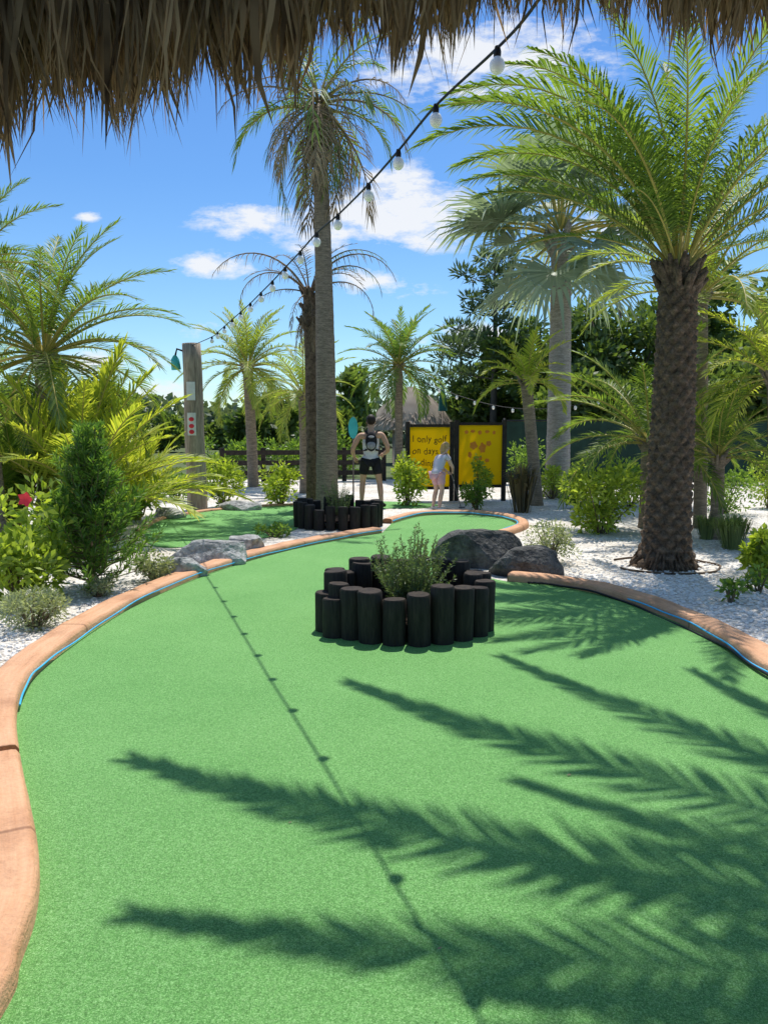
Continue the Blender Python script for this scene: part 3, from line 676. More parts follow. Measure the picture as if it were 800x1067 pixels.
tag(mb.build('far_woodland', M['fartree']), 'hazy distant line of trees along the horizon', 'woodland', kind='stuff')

# ---------------------------------------------------------------- rocks
import bmesh
def rock(label, c, size, m, seed, name='boulder', sub=4, rz=0):
    bm = bmesh.new(); bmesh.ops.create_icosphere(bm, subdivisions=sub, radius=1)
    off = Vector((seed * 7.1, seed * 3.3, seed)); rs = random.Random(seed * 5)
    pl = [(Vector((rs.uniform(-.2, .2), rs.uniform(-.2, .2), 1)).normalized(), .62)]
    for i in range(11):
        v = Vector((rs.uniform(-1, 1), rs.uniform(-1, 1), rs.uniform(-.3, 1))).normalized(); pl.append((v, rs.uniform(.55, .85)))
    for v in bm.verts:
        n = v.co.normalized(); k = 1 + .28 * noise.noise(n * 1.1 + off)
        co = n * k
        for (pn, dd) in pl:
            e = co.dot(pn) - dd
            if e > 0: co -= pn * e * .92
        co *= 1 + .08 * noise.noise(co * 3 + off) + .04 * noise.noise(co * 9 + off)
        co.z = max(co.z, -.35); v.co = Vector((co.x * size[0] / 1.65, co.y * size[1] / 1.65, (co.z + .35) * size[2] / 1.0))
    me = bpy.data.meshes.new(name); bm.to_mesh(me); bm.free(); me.materials.append(m)
    me.polygons.foreach_set('use_smooth', [False] * len(me.polygons))
    o = link(name, me); o.location = (c[0], c[1], c[2] - .015); o.rotation_euler.z = rz; tag(o, label, 'boulder')
rock('largest dark boulder behind the front ring of logs', G(497, 592) + Vector((0, .15, 0)), (.92, .6, .42), M['rock'], 1)
rock('smaller dark boulder at the end of the right curb', G(550, 600) + Vector((0, .1, 0)), (.76, .5, .31), M['rock'], 2)
rock('broad pale grey rock beside the left curb', G(222, 590) + Vector((-.05, .18, 0)), (.95, .5, .28), M['rock_light'], 4, rz=.4)
rock('small pale rock left of the broad one', G(188, 604) + Vector((-.03, .1, 0)), (.42, .3, .22), M['rock_light'], 5)
rock('pale rock at the right end of the left rock row', G(262, 578) + Vector((-.05, .1, 0)), (.5, .3, .24), M['rock_light'], 6)
rock('small rock by the distant curb near the wooden post', G(176, 540), (.5, .35, .2), M['rock_light'], 7)
rock('low rock right of the wooden post base', G(245, 534) + Vector((0, .4, 0)), (.7, .4, .2), M['rock_light'], 8)
q = bigpalm.location; pts = []
for k in range(40):
    a = R(-160 + 300 * k / 39); pts.append(Vector((q.x + math.cos(a) * (.58 + .02 * math.sin(k)), q.y + math.sin(a) * .52, .016)))
mb = MB(); mb.tube(pts, .011, 7); tag(mb.build('drip_hose', M['trunk_dark']), 'brown drip hose looped on the gravel round the big palm', 'hose')

# ---------------------------------------------------------------- post and string lights
q = G(206, 531); post = thing('wooden_post', 'weathered round wooden post holding the string lights, with small placards', 'post', q)
ph = A(206, 358, q.y).z
mb = MB(); pts = [(0, 0, -.05)] + [(.006 * math.sin(i), 0, ph * i / 10) for i in range(1, 11)]
mb.tube([(p[0] * 1 - .03 * p[2] / ph, p[1], p[2]) for p in pts], [.19 - .02 * i / 10 for i in range(11)], 20); mb.build('shaft', M['postwood'], post, True)
pls = []
for (z0, h_) in ((A(0, 408, q.y).z, .34), (A(0, 442, q.y).z, .42)):
    mb = MB(); vs = []; N = 8
    for z in (z0 - h_ / 2, z0 + h_ / 2):
        for k in range(N + 1):
            a = R(-90 - 24 + 48 * k / N); vs.append((math.cos(a) * .197 - .02, math.sin(a) * .197, z))
    mb.add(vs, [(k, k + 1, N + 2 + k, N + 1 + k) for k in range(N)]); pls.append(mb.build('placard', M['paper'], post))
for z0 in (A(0, 437, q.y).z, A(0, 444, q.y).z, A(0, 450, q.y).z):
    mb = MB(); mb.ell((-.02, -.2, z0), (.05, .012, .04)); mb.build('red_mark', M['red'], pls[1])
mb = MB(); mb.tube([(-.15, -.02, ph - .15), (-.30, -.02, ph - .1), (-.34, -.02, ph - .25)], .02, 6); mb.build('bracket', M['black'], post)
mb = MB(); mb.tube([(-.34, -.02, ph - .22), (-.34, -.02, ph - .3), (-.32, -.02, ph - .48)], [.03, .08, .09], 12); mb.build('floodlight', M['teal'], post)
px_b = [(518, 50), (454, 110), (415, 157), (384, 192), (352, 224), (330, 243), (313, 262), (297, 279), (284, 293), (272, 305), (261, 316), (251, 325), (242, 333), (234, 340), (227, 346), (221, 351)]
E = Vector((q.x - .03, q.y, ph - .04)); S0 = A(518, 50, 3.0)
pts = []
for (a, b_) in px_b:
    d = ray(a, b_); r_ = d.x / d.y
    k = (E.x - S0.x) / (E.y - S0.y); yy = (S0.x - k * S0.y) / (r_ - k); pts.append(A(a, b_, yy))
sl = thing('string_lights', 'black string of round white bulbs running from the thatch eave to the wooden post', 'string lights', (0, 0, 0))
start = [A(600, -60, 2.25), A(552, 12, 2.7)]
cab = smooth_pts(start + pts + [E], 5); mb = MB(); mb.tube(cab, .0065, 6); mb.build('cable', M['black'], sl)
for i, p in enumerate(pts):
    mb = MB(); mb.tube([p + Vector((0, 0, .006)), p + Vector((0, 0, -.015)), p + Vector((0, 0, -.036))], [.010, .015, .014], 10); s_ = mb.build('socket', M['black'], sl)
    mb = MB(); mb.ell(p + Vector((0, 0, -.062)), (.029, .029, .033), 0, 14, 10); mb.build('bulb', M['bulb'], s_)
a0, a1 = A(440, 398, 20), A(700, 392, 16)
t = thing('string_lights', 'distant thin string of small bulbs crossing between the palms at right', 'string lights')
cab = [a0.lerp(a1, k / 24) + Vector((0, 0, -.7 * math.sin(math.pi * k / 24))) for k in range(25)]
mb = MB(); mb.tube(cab, .008, 5); mb.build('cable', M['black'], t)
for k in range(2, 24, 2):
    mb = MB(); mb.ell(cab[k] + Vector((0, 0, -.06)), (.035, .035, .05)); mb.build('bulb', M['bulb'], t)

# ---------------------------------------------------------------- fences
def rail_fence(label, p0, p1, h, n, rails):
    t = thing('rail_fence', label, 'fence', p0); p1 = Vector(p1) - Vector(p0)
    for i in range(n + 1):
        c = p1 * i / n; mb = MB(); mb.box((c.x, c.y, h * .52), (.13, .13, h * 1.06)); mb.build('post', M['blackwood'], t, False)
    ang = math.atan2(p1.y, p1.x); rot = Matrix.Rotation(ang, 3, 'Z')
    for z in rails:
        mb = MB(); mb.box((p1.x / 2, p1.y / 2 - .09, z), (p1.length, .045, .14), 0, rot); mb.build('rail', M['blackwood'], t, False)
p0_, p1_ = A(232, 490, 22), A(400, 490, 22.5); p0_.z = 0; p1_.z = 0
rail_fence('dark wooden rail fence behind the shrubs left of the centre trunks', p0_, p1_, .95, 4, (.26, .56, .86))
t = thing('screened_fence', 'tall dark green screened fence running behind the palms at right', 'fence', (A(525, 480, 21).x, 21, 0))
Wf = A(860, 480, 21).x - A(525, 480, 21).x
mb = MB(); N = 60
vs = []
for k in range(N + 1):
    for z in (.05, 1.75): vs.append((Wf * k / N, .03 * math.sin(k * 1.7), z))
mb.add(vs, [(2 * k, 2 * k + 2, 2 * k + 3, 2 * k + 1) for k in range(N)]); mb.build('screen', M['greenscreen'], t)
for k in range(5):
    mb = MB(); mb.tube([(Wf * k / 4, .1, -.02), (Wf * k / 4, .1, 1.85)], .03, 8); mb.build('post', M['black'], t)
mb = MB(); mb.tube([(0, .06, 1.78), (Wf, .06, 1.78)], .022, 8); mb.build('top_rail', M['black'], t)

# ---------------------------------------------------------------- yellow boards
def text(body, size, m, parent, loc, rot=(R(90), 0, 0), name='lettering'):
    cu = bpy.data.curves.new(name, 'FONT'); cu.body = body; cu.size = size; cu.extrude = .002; cu.space_character = 1.05
    o = bpy.data.objects.new(name, cu); col.objects.link(o); bpy.context.view_layer.update()
    me = bpy.data.meshes.new_from_object(o.evaluated_get(bpy.context.evaluated_depsgraph_get()))
    bpy.data.objects.remove(o); me.materials.clear(); me.materials.append(m)
    for v in me.vertices:
        x = v.co.x; v.co.y = v.co.y * (1.15 + .1 * math.sin(x * 9)) + .012 * math.sin(x * 21 + loc[2] * 5)
    o = link(name, me, parent); o.location = loc; o.rotation_euler = rot; return o
YS = 16.0
def board(label, x0, x1, top, bot, right):
    a = A(x0, top, YS); b_ = A(x1, bot, YS); w = b_.x - a.x; h = a.z - b_.z
    t = thing('sign_board', label, 'sign', (a.x, YS, 0)); z0 = b_.z
    mb = MB(); mb.box((w / 2, 0, z0 + h / 2), (w, .012, h)); mb.build('panel', M['yellow'], t, False)
    for x in (-.045, w + .045):
        mb = MB(); mb.box((x, -.005, (z0 + h + .1) / 2), (.09, .1, z0 + h + .12)); mb.build('post', M['blackwood'], t, False)
    for z in (z0 + h + .03, z0 - .03):
        mb = MB(); mb.box((w / 2, -.003, z), (w - .02, .07, .06)); mb.build('rail', M['blackwood'], t, False)
    return t, w, h, z0
t, w, h, z0 = board('yellow board reading I only golf, left of the pair behind the child', 427, 468, 445, 507, False)
for i, s in enumerate(['I only golf', 'on days', 'ending', 'in day']):
    text(s, .172, M['letter'], t, (.05, -.012, z0 + h - .32 - .25 * i))
t, w, h, z0 = board('yellow board with orange-red artwork, right of the pair', 478, 522, 443, 505, True)
for i, (x, z, rx, rz_) in enumerate([(.16, 1.1, .05, .05), (.3, 1.12, .06, .04), (.45, 1.1, .05, .055), (.6, 1.12, .06, .04), (.74, 1.1, .04, .05), (.3, .82, .10, .1), (.5, .76, .09, .13), (.64, .86, .07, .07), (.42, .56, .12, .05), (.24, .64, .05, .08), (.6, .52, .06, .05)]):
    mb = MB(); vs = []
    for k in range(16):
        a = k * 2 * math.pi / 16; rr = 1 + .35 * math.sin(a * 3 + i) * math.cos(a * 2 + i * 2); vs.append((x + math.cos(a) * rx * rr * .8, -.010 - .0006 * i, z0 + z * h / 1.25 + math.sin(a) * rz_ * rr * .8))
    mb.add(vs, [tuple(range(16))]); mb.build('artwork', M['orange'], t)

# ---------------------------------------------------------------- tiki hut, umbrella, teal sign
Yh = 34; hc = A(428, 440, Yh); t = thing('tiki_hut', 'round tiki hut with a shaggy conical thatched roof in the distance', 'hut', (hc.x, Yh, 0))
ze = A(0, 446, Yh).z; zt = A(0, 403, Yh).z; mb = MB(); rr = 1.95
rf = [(rr, ze - .1), (rr * .98, ze + .06), (rr * .74, ze + (zt - ze) * .45), (rr * .42, ze + (zt - ze) * .78), (.14, zt)]
sg = 40; vs = [(math.cos(2 * math.pi * k / sg) * r_ * (1 + .02 * (k % 2)), math.sin(2 * math.pi * k / sg) * r_, z) for (r_, z) in rf for k in range(sg)]
mb.add(vs, [(j * sg + k, j * sg + (k + 1) % sg, (j + 1) * sg + (k + 1) % sg, (j + 1) * sg + k) for j in range(4) for k in range(sg)])
for i in range(3200):
    th = rnd() * 6.28; f = rnd() ** .7; r_ = rr * (1 - f * .92); z = ze + (zt - ze) * (1 - (r_ / rr)) ** .82 + U(.0, .12)
    d = Vector((math.cos(th + U(-.3, .3)), math.sin(th + U(-.3, .3)), -U(.5, 1.1))).normalized(); mb.leaf(Vector((math.cos(th) * r_, math.sin(th) * r_, z)), d, Vector((-math.sin(th), math.cos(th), 0)), U(.2, .45), .06)
mb.build('roof', M['thatch_pale'], t)
for k in range(6):
    a = k * 1.047; mb = MB(); mb.tube([(math.cos(a) * 1.5, math.sin(a) * 1.5, -.05), (math.cos(a) * 1.5, math.sin(a) * 1.5, ze + .3)], .08, 8); mb.build('post', M['postwood'], t)
uc = A(461, 430, 32); t = thing('patio_umbrella', 'closed dark green umbrella beside the tiki hut roof', 'umbrella', (uc.x, 32, 0)); zt = A(0, 401, 32).z
mb = MB(); mb.tube([(0, 0, -.02), (0, 0, zt)], .03, 8); mb.build('pole', M['postwood'], t)
mb = MB(); mb.tube([(0, 0, zt - 1.1), (0, 0, zt - .5), (0, 0, zt + .01)], [.2, .15, .03], 10); mb.build('canopy', M['umb'], t)
sc_ = A(368, 470, 17.5); hb = A(0, 434, 17.5).z; t = thing('marker_sign', 'small teal sign on a thin post just left of the man', 'sign', (sc_.x, 17.5, 0))
mb = MB(); mb.tube([(0, 0, -.02), (0, 0, hb - .1)], .02, 8); mb.build('post', M['blackwood'], t)
mb = MB(); vs = []
for k in range(18):
    a = 2 * math.pi * k / 18; vs.append((math.cos(a) * .11, 0, hb - .26 + math.sin(a) * .25))
mb.add([(x, -.045, z) for x, y_, z in vs] + [(x, -.02, z) for x, y_, z in vs], [tuple(range(18)), tuple(range(35, 17, -1))] + [(k, (k + 1) % 18, 18 + (k + 1) % 18, 18 + k) for k in range(18)])
mb.build('panel', M['teal'], t, False)

# ---------------------------------------------------------------- people
def skin_mesh(name, J, Ed, root, m, parent, lev=2, extra=None):
    names = list(J); me = bpy.data.meshes.new(name)
    me.from_pydata([J[n][0] for n in names], [(names.index(a), names.index(b)) for a, b in Ed], [])
    o = link(name, me); sk = o.modifiers.new('s', 'SKIN'); sk.branch_smoothing = .5; sk.use_smooth_shade = True
    for i, n in enumerate(names):
        r = J[n][1]; o.data.skin_vertices[0].data[i].radius = r if isinstance(r, tuple) else (r, r)
        o.data.skin_vertices[0].data[i].use_root = (n == root)
    o.modifiers.new('u', 'SUBSURF').levels = lev
    bpy.context.view_layer.update()
    m2 = bpy.data.meshes.new_from_object(o.evaluated_get(bpy.context.evaluated_depsgraph_get()))
    bpy.data.objects.remove(o)
    if extra:
        bm = bmesh.new(); bm.from_mesh(m2); tmp = extra.mesh('tmp', []); bm.from_mesh(tmp); bm.to_mesh(m2); bm.free()
    m2.materials.clear(); m2.materials.append(m); m2.polygons.foreach_set('use_smooth', [True] * len(m2.polygons))
    m2.name = name; return link(name, m2, parent)
def hand(mb, w, d, side, s=1.0):
    w = Vector(w); d = Vector(d).normalized(); side = Vector(side).normalized(); pn = d.cross(side).normalized()
    mb.ell(w + d * .04 * s, (.034 * s, .026 * s, .045 * s))
    for i, L in enumerate((.068, .076, .07, .055)):
        b_ = w + d * .07 * s + side * (.027 - .018 * i) * s
        mb.tube([b_, b_ + d * L * .5 * s + pn * .006 * s, b_ + d * L * .85 * s + pn * .022 * s], [.0095 * s, .0085 * s, .006 * s], 6)
    b_ = w + d * .02 * s + side * .025 * s
    mb.tube([b_, b_ + (d + side).normalized() * .035 * s, b_ + (d * 1.6 + side).normalized() * .065 * s], [.012 * s, .010 * s, .007 * s], 6)
def person(label, loc, s, rz, P, skin, top, bot, hair, tank, shoes, longhair):
    t = thing('person', label, 'person', loc, rz=rz)
    def v(n): return Vector(P[n]) * s
    J = {}
    def j(n, r): J[n] = (v(n), r * s if not isinstance(r, tuple) else (r[0] * s, r[1] * s))
    j('pelvis', (.135, .10)); j('waist', (.125, .09)); j('chest', (.16, .105)); j('nb', (.075, .06)); j('neck', .052); j('jaw', (.062, .075)); j('head', (.078, .095)); j('crown', (.058, .07))
    for q_ in 'lr':
        j(q_ + 'sh', .066); j(q_ + 'el', .046); j(q_ + 'fa', .046); j(q_ + 'wr', .029)
        j(q_ + 'hip', .09); j(q_ + 'th', .088); j(q_ + 'kn', .058); j(q_ + 'cf', .062); j(q_ + 'an', .038); j(q_ + 'heel', .038); j(q_ + 'toe', .032)
    Ed = [('pelvis', 'waist'), ('waist', 'chest'), ('chest', 'nb'), ('nb', 'neck'), ('neck', 'jaw'), ('jaw', 'head'), ('head', 'crown')]
    for q_ in 'lr': Ed += [('chest', q_ + 'sh'), (q_ + 'sh', q_ + 'el'), (q_ + 'el', q_ + 'fa'), (q_ + 'fa', q_ + 'wr'), ('pelvis', q_ + 'hip'), (q_ + 'hip', q_ + 'th'), (q_ + 'th', q_ + 'kn'), (q_ + 'kn', q_ + 'cf'), (q_ + 'cf', q_ + 'an'), (q_ + 'an', q_ + 'heel'), (q_ + 'heel', q_ + 'toe')]
    ex = MB(); hd = v('head')
    for q_, sx in (('l', -1), ('r', 1)):
        hand(ex, v(q_ + 'wr'), v(q_ + 'wr') - v(q_ + 'fa'), (-sx, .6, 0), s)
        ex.ell(hd + Vector((sx * .078, -.005, -.02)) * s, (.012 * s, .02 * s, .03 * s))
    ex.ell(hd + Vector((0, .10, -.025)) * s, (.013 * s, .02 * s, .025 * s)); ex.ell(hd + Vector((0, .085, -.065)) * s, (.025 * s, .012 * s, .008 * s))
    skin_mesh('body', J, Ed, 'pelvis', skin, t, 2, ex)
    eb = MB()
    for sx in (-1, 1): eb.ell(hd + Vector((sx * .03, .088, .0)) * s, (.012 * s, .008 * s, .008 * s))
    eb.build('eye', M['black'], t)
    K = {n: (J[n][0], (J[n][1][0] + .045 * s, J[n][1][1] + .03 * s) if isinstance(J[n][1], tuple) else J[n][1] + .02 * s) for n in ('pelvis', 'waist', 'chest', 'nb')}
    K['hem'] = (v('pelvis') + Vector((0, 0, -.06 * s)), (.185 * s, .14 * s)); e = [('hem', 'pelvis'), ('pelvis', 'waist'), ('waist', 'chest')]
    K['top'] = (v('chest').lerp(v('nb'), .55), (.12 * s, .085 * s)); del K['nb']; e.append(('chest', 'top'))
    for q_ in 'lr':
        if tank: K[q_ + 'sh'] = (v(q_ + 'sh').lerp(v('nb'), .3), .068 * s)
        else:
            K[q_ + 'sh'] = (v(q_ + 'sh'), .078 * s); K[q_ + 'sl'] = (v(q_ + 'sh').lerp(v(q_ + 'el'), .6), .068 * s); e.append((q_ + 'sh', q_ + 'sl'))
        e.append(('chest', q_ + 'sh'))
    skin_mesh('shirt', K, e, 'waist', top, t)
    K = {'pelvis': (v('pelvis') + Vector((0, 0, .0)), (.155 * s, .118 * s))}; e = []
    for q_ in 'lr':
        K[q_ + 'hip'] = (v(q_ + 'hip') + Vector((0, 0, -.01)), .112 * s); K[q_ + 'th'] = (v(q_ + 'th'), .108 * s); K[q_ + 'hem'] = (v(q_ + 'th').lerp(v(q_ + 'kn'), .55), .1 * s)
        e += [('pelvis', q_ + 'hip'), (q_ + 'hip', q_ + 'th'), (q_ + 'th', q_ + 'hem')]
    skin_mesh('shorts', K, e, 'pelvis', bot, t)
    hb_ = MB(); c = hd + Vector((0, -.018, .022)) * s; hb_.ell(c, (.092 * s, .103 * s, .105 * s), 0, 18, 12)
    if longhair:
        hb_.tube([hd + Vector((0, -.07, .05)) * s, hd + Vector((0, -.105, -.08)) * s, hd + Vector((.01, -.11, -.22)) * s, hd + Vector((.0, -.09, -.3)) * s], [.07 * s, .075 * s, .05 * s, .015 * s], 10)
    hb_.build('hair', hair, t)
    for q_ in 'lr':
        sh = MB(); a = v(q_ + 'heel'); b_ = v(q_ + 'toe'); d = (b_ - a)
        sh.tube([a - d * .25 + Vector((0, 0, .005)), a + Vector((0, 0, .012)), a.lerp(b_, .6), b_ + d * .22], [.03 * s, .05 * s, .046 * s, .022 * s], 10); sh.build('shoe', shoes, t)
    return t
PM = dict(pelvis=(0, 0, .94), waist=(0, 0, 1.09), chest=(.01, -.01, 1.29), nb=(.01, -.01, 1.44), neck=(.01, .01, 1.51), jaw=(.01, .04, 1.57), head=(.01, .03, 1.64), crown=(.01, .02, 1.715),
          lsh=(-.20, -.01, 1.38), lel=(-.33, -.05, 1.13), lfa=(-.34, .0, 1.05), lwr=(-.30, .12, .93), rsh=(.22, -.01, 1.40), rel=(.33, -.07, 1.15), rfa=(.33, -.0, 1.07), rwr=(.24, .16, 1.0),
          lhip=(-.1, 0, .87), lth=(-.12, .04, .73), lkn=(-.15, .08, .49), lcf=(-.16, .04, .34), lan=(-.17, .0, .10), lheel=(-.17, -.01, .045), ltoe=(-.22, .14, .035),
          rhip=(.1, 0, .87), rth=(.13, -.02, .73), rkn=(.17, -.02, .49), rcf=(.19, -.09, .34), ran=(.21, -.14, .10), rheel=(.21, -.15, .045), rtoe=(.27, .0, .035))
q = G(386, 528)
man = person('person in white sleeveless shirt and black shorts standing with back turned', q, 1.03, 0, PM, M['skin'], M['white'], M['cloth_black'], M['hair'], True, M['cloth_black'], False)
bp = thing('backpack', 'black and grey backpack worn on the back of the standing man', 'backpack', q + Vector((0.02, -.19, 1.13)))
mb = MB(); mb.ell((0, 0, .16), (.115, .08, .19), 0, 20, 14); mb.build('pack_body', M['cloth_black'], bp)
mb = MB(); mb.ell((0, -.055, .09), (.085, .045, .08), 0, 16, 10); mb.build('pocket', M['grey'], bp)
mb = MB(); mb.ell((0, -.06, .25), (.06, .03, .025), 0, 16, 10); mb.build('pocket', M['grey'], bp)
for sx in (-1, 1):
    mb = MB(); mb.tube([(sx * .07, .05, .30), (sx * .10, .11, .36), (sx * .12, .20, .35), (sx * .13, .31, .28), (sx * .15, .31, .12), (sx * .16, .18, -.02), (sx * .09, .05, .0)], .018, 6); mb.build('strap', M['cloth_black'], bp)
PCh = dict(PM)
PCh.update(pelvis=(0, -.04, .93), chest=(-.02, .10, 1.24), waist=(0, .02, 1.08), nb=(-.04, .19, 1.36), neck=(-.05, .24, 1.41), jaw=(-.06, .30, 1.46), head=(-.07, .32, 1.53), crown=(-.08, .32, 1.61), lsh=(-.18, .14, 1.29), rsh=(.13, .15, 1.34),
           lel=(-.2, .24, 1.07), lfa=(-.19, .30, 1.02), lwr=(-.12, .40, .93), rel=(.18, .26, 1.10), rfa=(.17, .32, 1.04), rwr=(.06, .42, .94))
q = G(456, 532)
person('child in a pale lavender shirt leaning forward in front of the left yellow board', q, .78, R(-52), PCh, M['skin_pale'], M['lavender'], M['pinkshort'], M['hair_blond'], False, M['shoe'], True)
rzc = Matrix.Rotation(R(-52), 3, 'Z'); hp_ = rzc @ (Vector((-.02, .46, .87)) * .78)
mb = MB(); a = q + hp_; e_ = q + rzc @ (Vector((.05, .72, 0)) * .78) + Vector((0, 0, .03))
mb.tube([a, e_], .009, 6); mb.tube([e_ - Vector((.04, 0, 0)), e_ + Vector((.08, -.02, 0))], .016, 6)
tag(mb.build('golf_putter', M['grey']), 'thin putter held by the child in the lavender shirt', 'golf club')

# ---------------------------------------------------------------- thatch eave
edge = [(-80, 185), (0, 160), (60, 128), (130, 130), (200, 108), (250, 100), (300, 92), (350, 60), (420, 60), (480, 52), (530, 20), (600, 10), (650, 38), (720, 50), (800, 58), (900, 60)]
def edg(px):
    for (a, b_), (c, d) in zip(edge, edge[1:]):
        if a <= px <= c: return b_ + (d - b_) * (px - a) / (c - a)
    return 60
roof = thing('thatched_roof', 'dry palm thatch roof with ragged fringe hanging over the top of the view', 'roof', (0, 0, 0))
mb = MB()
for i in range(7000):
    px = U(-80, 880); Y = 1.35 + .55 * (px + 80) / 960 + U(-.02, .40)
    e = edg(px) + 12 * math.sin(px * .11) + 9 * math.sin(px * .043 + 2) + 6 * math.sin(px * .31)
    py = e - abs(random.gauss(0, 1)) * 60 + (U(0, 42) if rnd() < .16 else 0)
    tip = A(px, py, Y); L = U(.22, .5); lean = Vector((U(-.24, .24), U(-.25, .1), 1)).normalized()
    top = tip + lean * L; W = U(.0015, .005) if rnd() < .8 else U(.005, .010); s = Vector((U(.5, 1), U(-.6, .6), 0)).normalized() * W
    cv = Vector((U(-.03, .03), U(-.03, .03), 0))
    m1 = tip.lerp(top, .35) + cv; m2 = tip.lerp(top, .7) + cv * .7
    mb.add([tip, m1 - s * .8, m1 + s * .8, m2 - s, m2 + s, top - s, top + s], [(0, 2, 1), (1, 2, 4, 3), (3, 4, 6, 5)])
mb.build('thatch_fringe', M['thatch'], roof, False)
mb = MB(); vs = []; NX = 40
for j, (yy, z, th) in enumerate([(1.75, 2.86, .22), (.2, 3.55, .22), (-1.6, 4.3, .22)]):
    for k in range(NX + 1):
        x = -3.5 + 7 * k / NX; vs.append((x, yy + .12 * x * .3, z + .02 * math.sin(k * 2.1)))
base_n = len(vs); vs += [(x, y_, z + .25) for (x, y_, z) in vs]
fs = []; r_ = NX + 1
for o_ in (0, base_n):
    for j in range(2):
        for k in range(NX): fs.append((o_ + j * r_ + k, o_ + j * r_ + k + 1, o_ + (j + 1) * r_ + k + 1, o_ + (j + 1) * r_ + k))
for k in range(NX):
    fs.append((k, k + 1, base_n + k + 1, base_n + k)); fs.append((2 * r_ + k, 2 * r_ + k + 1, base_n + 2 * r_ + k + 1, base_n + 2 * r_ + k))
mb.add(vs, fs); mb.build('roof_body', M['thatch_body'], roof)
for x in (-3.0, 3.0):
    for y_, zz in ((.35, 3.55), (-1.4, 4.3)):
        mb = MB(); mb.tube([(x, y_, -.02), (x, y_, zz)], .09, 12); mb.build('post', M['postwood'], roof)

# ---------------------------------------------------------------- world, sun, camera
w = bpy.data.worlds.new('World'); scene.world = w; w.use_nodes = True; t = w.node_tree; t.nodes.clear()
out = t.nodes.new('ShaderNodeOutputWorld'); bg = t.nodes.new('ShaderNodeBackground'); sky = t.nodes.new('ShaderNodeTexSky')
sky.sky_type = 'NISHITA'; sky.sun_disc = False; sky.sun_elevation = R(67.2); sky.sun_rotation = math.atan2(.067, .414)
sky.air_density = 1.0; sky.dust_density = .3; sky.ozone_density = 2.0; sky.altitude = 0
bg.inputs[1].default_value = .15
tc = t.nodes.new('ShaderNodeTexCoord'); sp = t.nodes.new('ShaderNodeSeparateXYZ'); t.links.new(tc.outputs['Generated'], sp.inputs[0])
def mth(op, a, b=None, clamp=False):
    n = t.nodes.new('ShaderNodeMath'); n.operation = op; n.use_clamp = clamp
    for i, x in enumerate((a, b)):
        if x is None: continue
        if isinstance(x, (int, float)): n.inputs[i].default_value = x
        else: t.links.new(x, n.inputs[i])
    return n.outputs[0]
grad = ramp(t, [(0, (.82, .98, 1.0)), (.12, (.66, .87, 1.0)), (.3, (.50, .77, 1.02)), (.50, (.46, .74, 1.05)), (.62, (1.1, 1.1, 1.1)), (1, (1.15, 1.15, 1.1))], sp.outputs[2])
skyc = mixc(t, sky.outputs[0], grad, 1.0, 'MULTIPLY')
yy = mth('MAXIMUM', sp.outputs[1], .08); ax = mth('DIVIDE', sp.outputs[0], yy); az = mth('DIVIDE', sp.outputs[2], yy)
cb = t.nodes.new('ShaderNodeCombineXYZ'); t.links.new(ax, cb.inputs[0]); t.links.new(mth('MULTIPLY', az, 2.2), cb.inputs[1])
nz = t.nodes.new('ShaderNodeTexNoise'); nz.inputs['Scale'].default_value = 11; nz.inputs['Detail'].default_value = 8; nz.inputs['Roughness'].default_value = .66
t.links.new(cb.outputs[0], nz.inputs['Vector'])
tot = None
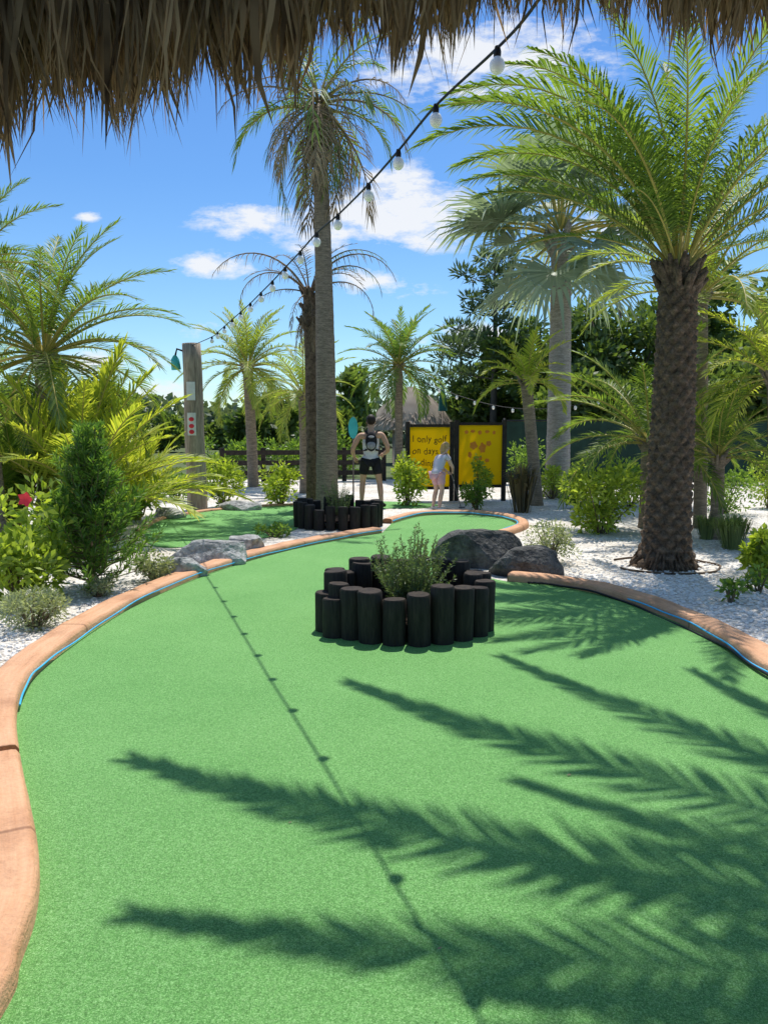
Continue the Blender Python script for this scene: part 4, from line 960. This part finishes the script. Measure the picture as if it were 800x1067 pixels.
for (px, py, rx, ry, k) in [(428, 222, 82, 36, 1.05), (300, 230, 90, 22, .85), (345, 245, 55, 22, .85), (226, 277, 44, 14, 1.0), (378, 293, 34, 14, .9), (410, 302, 50, 12, .6), (500, 62, 130, 45, .9), (400, 182, 50, 18, .7), (110, 378, 80, 15, .7), (150, 425, 120, 28, .8),
                            (92, 225, 14, 6, .7), (490, 352, 55, 15, .8), (640, 235, 60, 30, .6), (220, 342, 40, 12, .5), (360, 415, 120, 30, .6)]:
    d = ray(px, py); a, b_ = d.x / d.y, d.z / d.y
    u = mth('DIVIDE', mth('SUBTRACT', ax, a), rx / F); v = mth('DIVIDE', mth('SUBTRACT', az, b_), ry / F)
    r2 = mth('ADD', mth('MULTIPLY', u, u), mth('MULTIPLY', v, v)); g = mth('MULTIPLY', mth('SUBTRACT', 1, mth('MULTIPLY', r2, .55)), k)
    g = mth('MAXIMUM', g, 0); tot = g if tot is None else mth('MAXIMUM', tot, g)
f = mth('SUBTRACT', mth('ADD', mth('MULTIPLY', tot, .8), mth('MULTIPLY', nz.outputs['Fac'], 2.5)), 1.56)
f = mth('MULTIPLY', f, 2.2, True)
f = mth('MULTIPLY', f, mth('MULTIPLY', tot, 2.0, True))
mx = t.nodes.new('ShaderNodeMix'); mx.data_type = 'RGBA'; t.links.new(mth('MULTIPLY', f, .94), mx.inputs[0])
t.links.new(skyc, mx.inputs[6]); mx.inputs[7].default_value = (6.1, 6.25, 6.5, 1)
t.links.new(mx.outputs[2], bg.inputs[0]); t.links.new(bg.outputs[0], out.inputs[0])

sl_ = bpy.data.lights.new('sun', 'SUN'); sl_.energy = 5.0; sl_.angle = R(.5); sl_.color = (1, .965, .90)
so = bpy.data.objects.new('sun', sl_); col.objects.link(so)
so.rotation_euler = Vector((.067, .414, 1)).to_track_quat('Z', 'Y').to_euler(); so.location = (2, 8, 20)
cam = bpy.data.cameras.new('camera'); co = bpy.data.objects.new('camera', cam); col.objects.link(co)
cam.sensor_fit = 'VERTICAL'; cam.sensor_height = 36; cam.lens = 36 * F / 1067; cam.clip_end = 2000; cam.clip_start = .05
co.location = (0, 0, CH); co.rotation_euler = (R(90 - PITCH), 0, 0); scene.camera = co
scene.view_settings.view_transform = 'Standard'; scene.view_settings.look = 'None'; scene.view_settings.exposure = 0
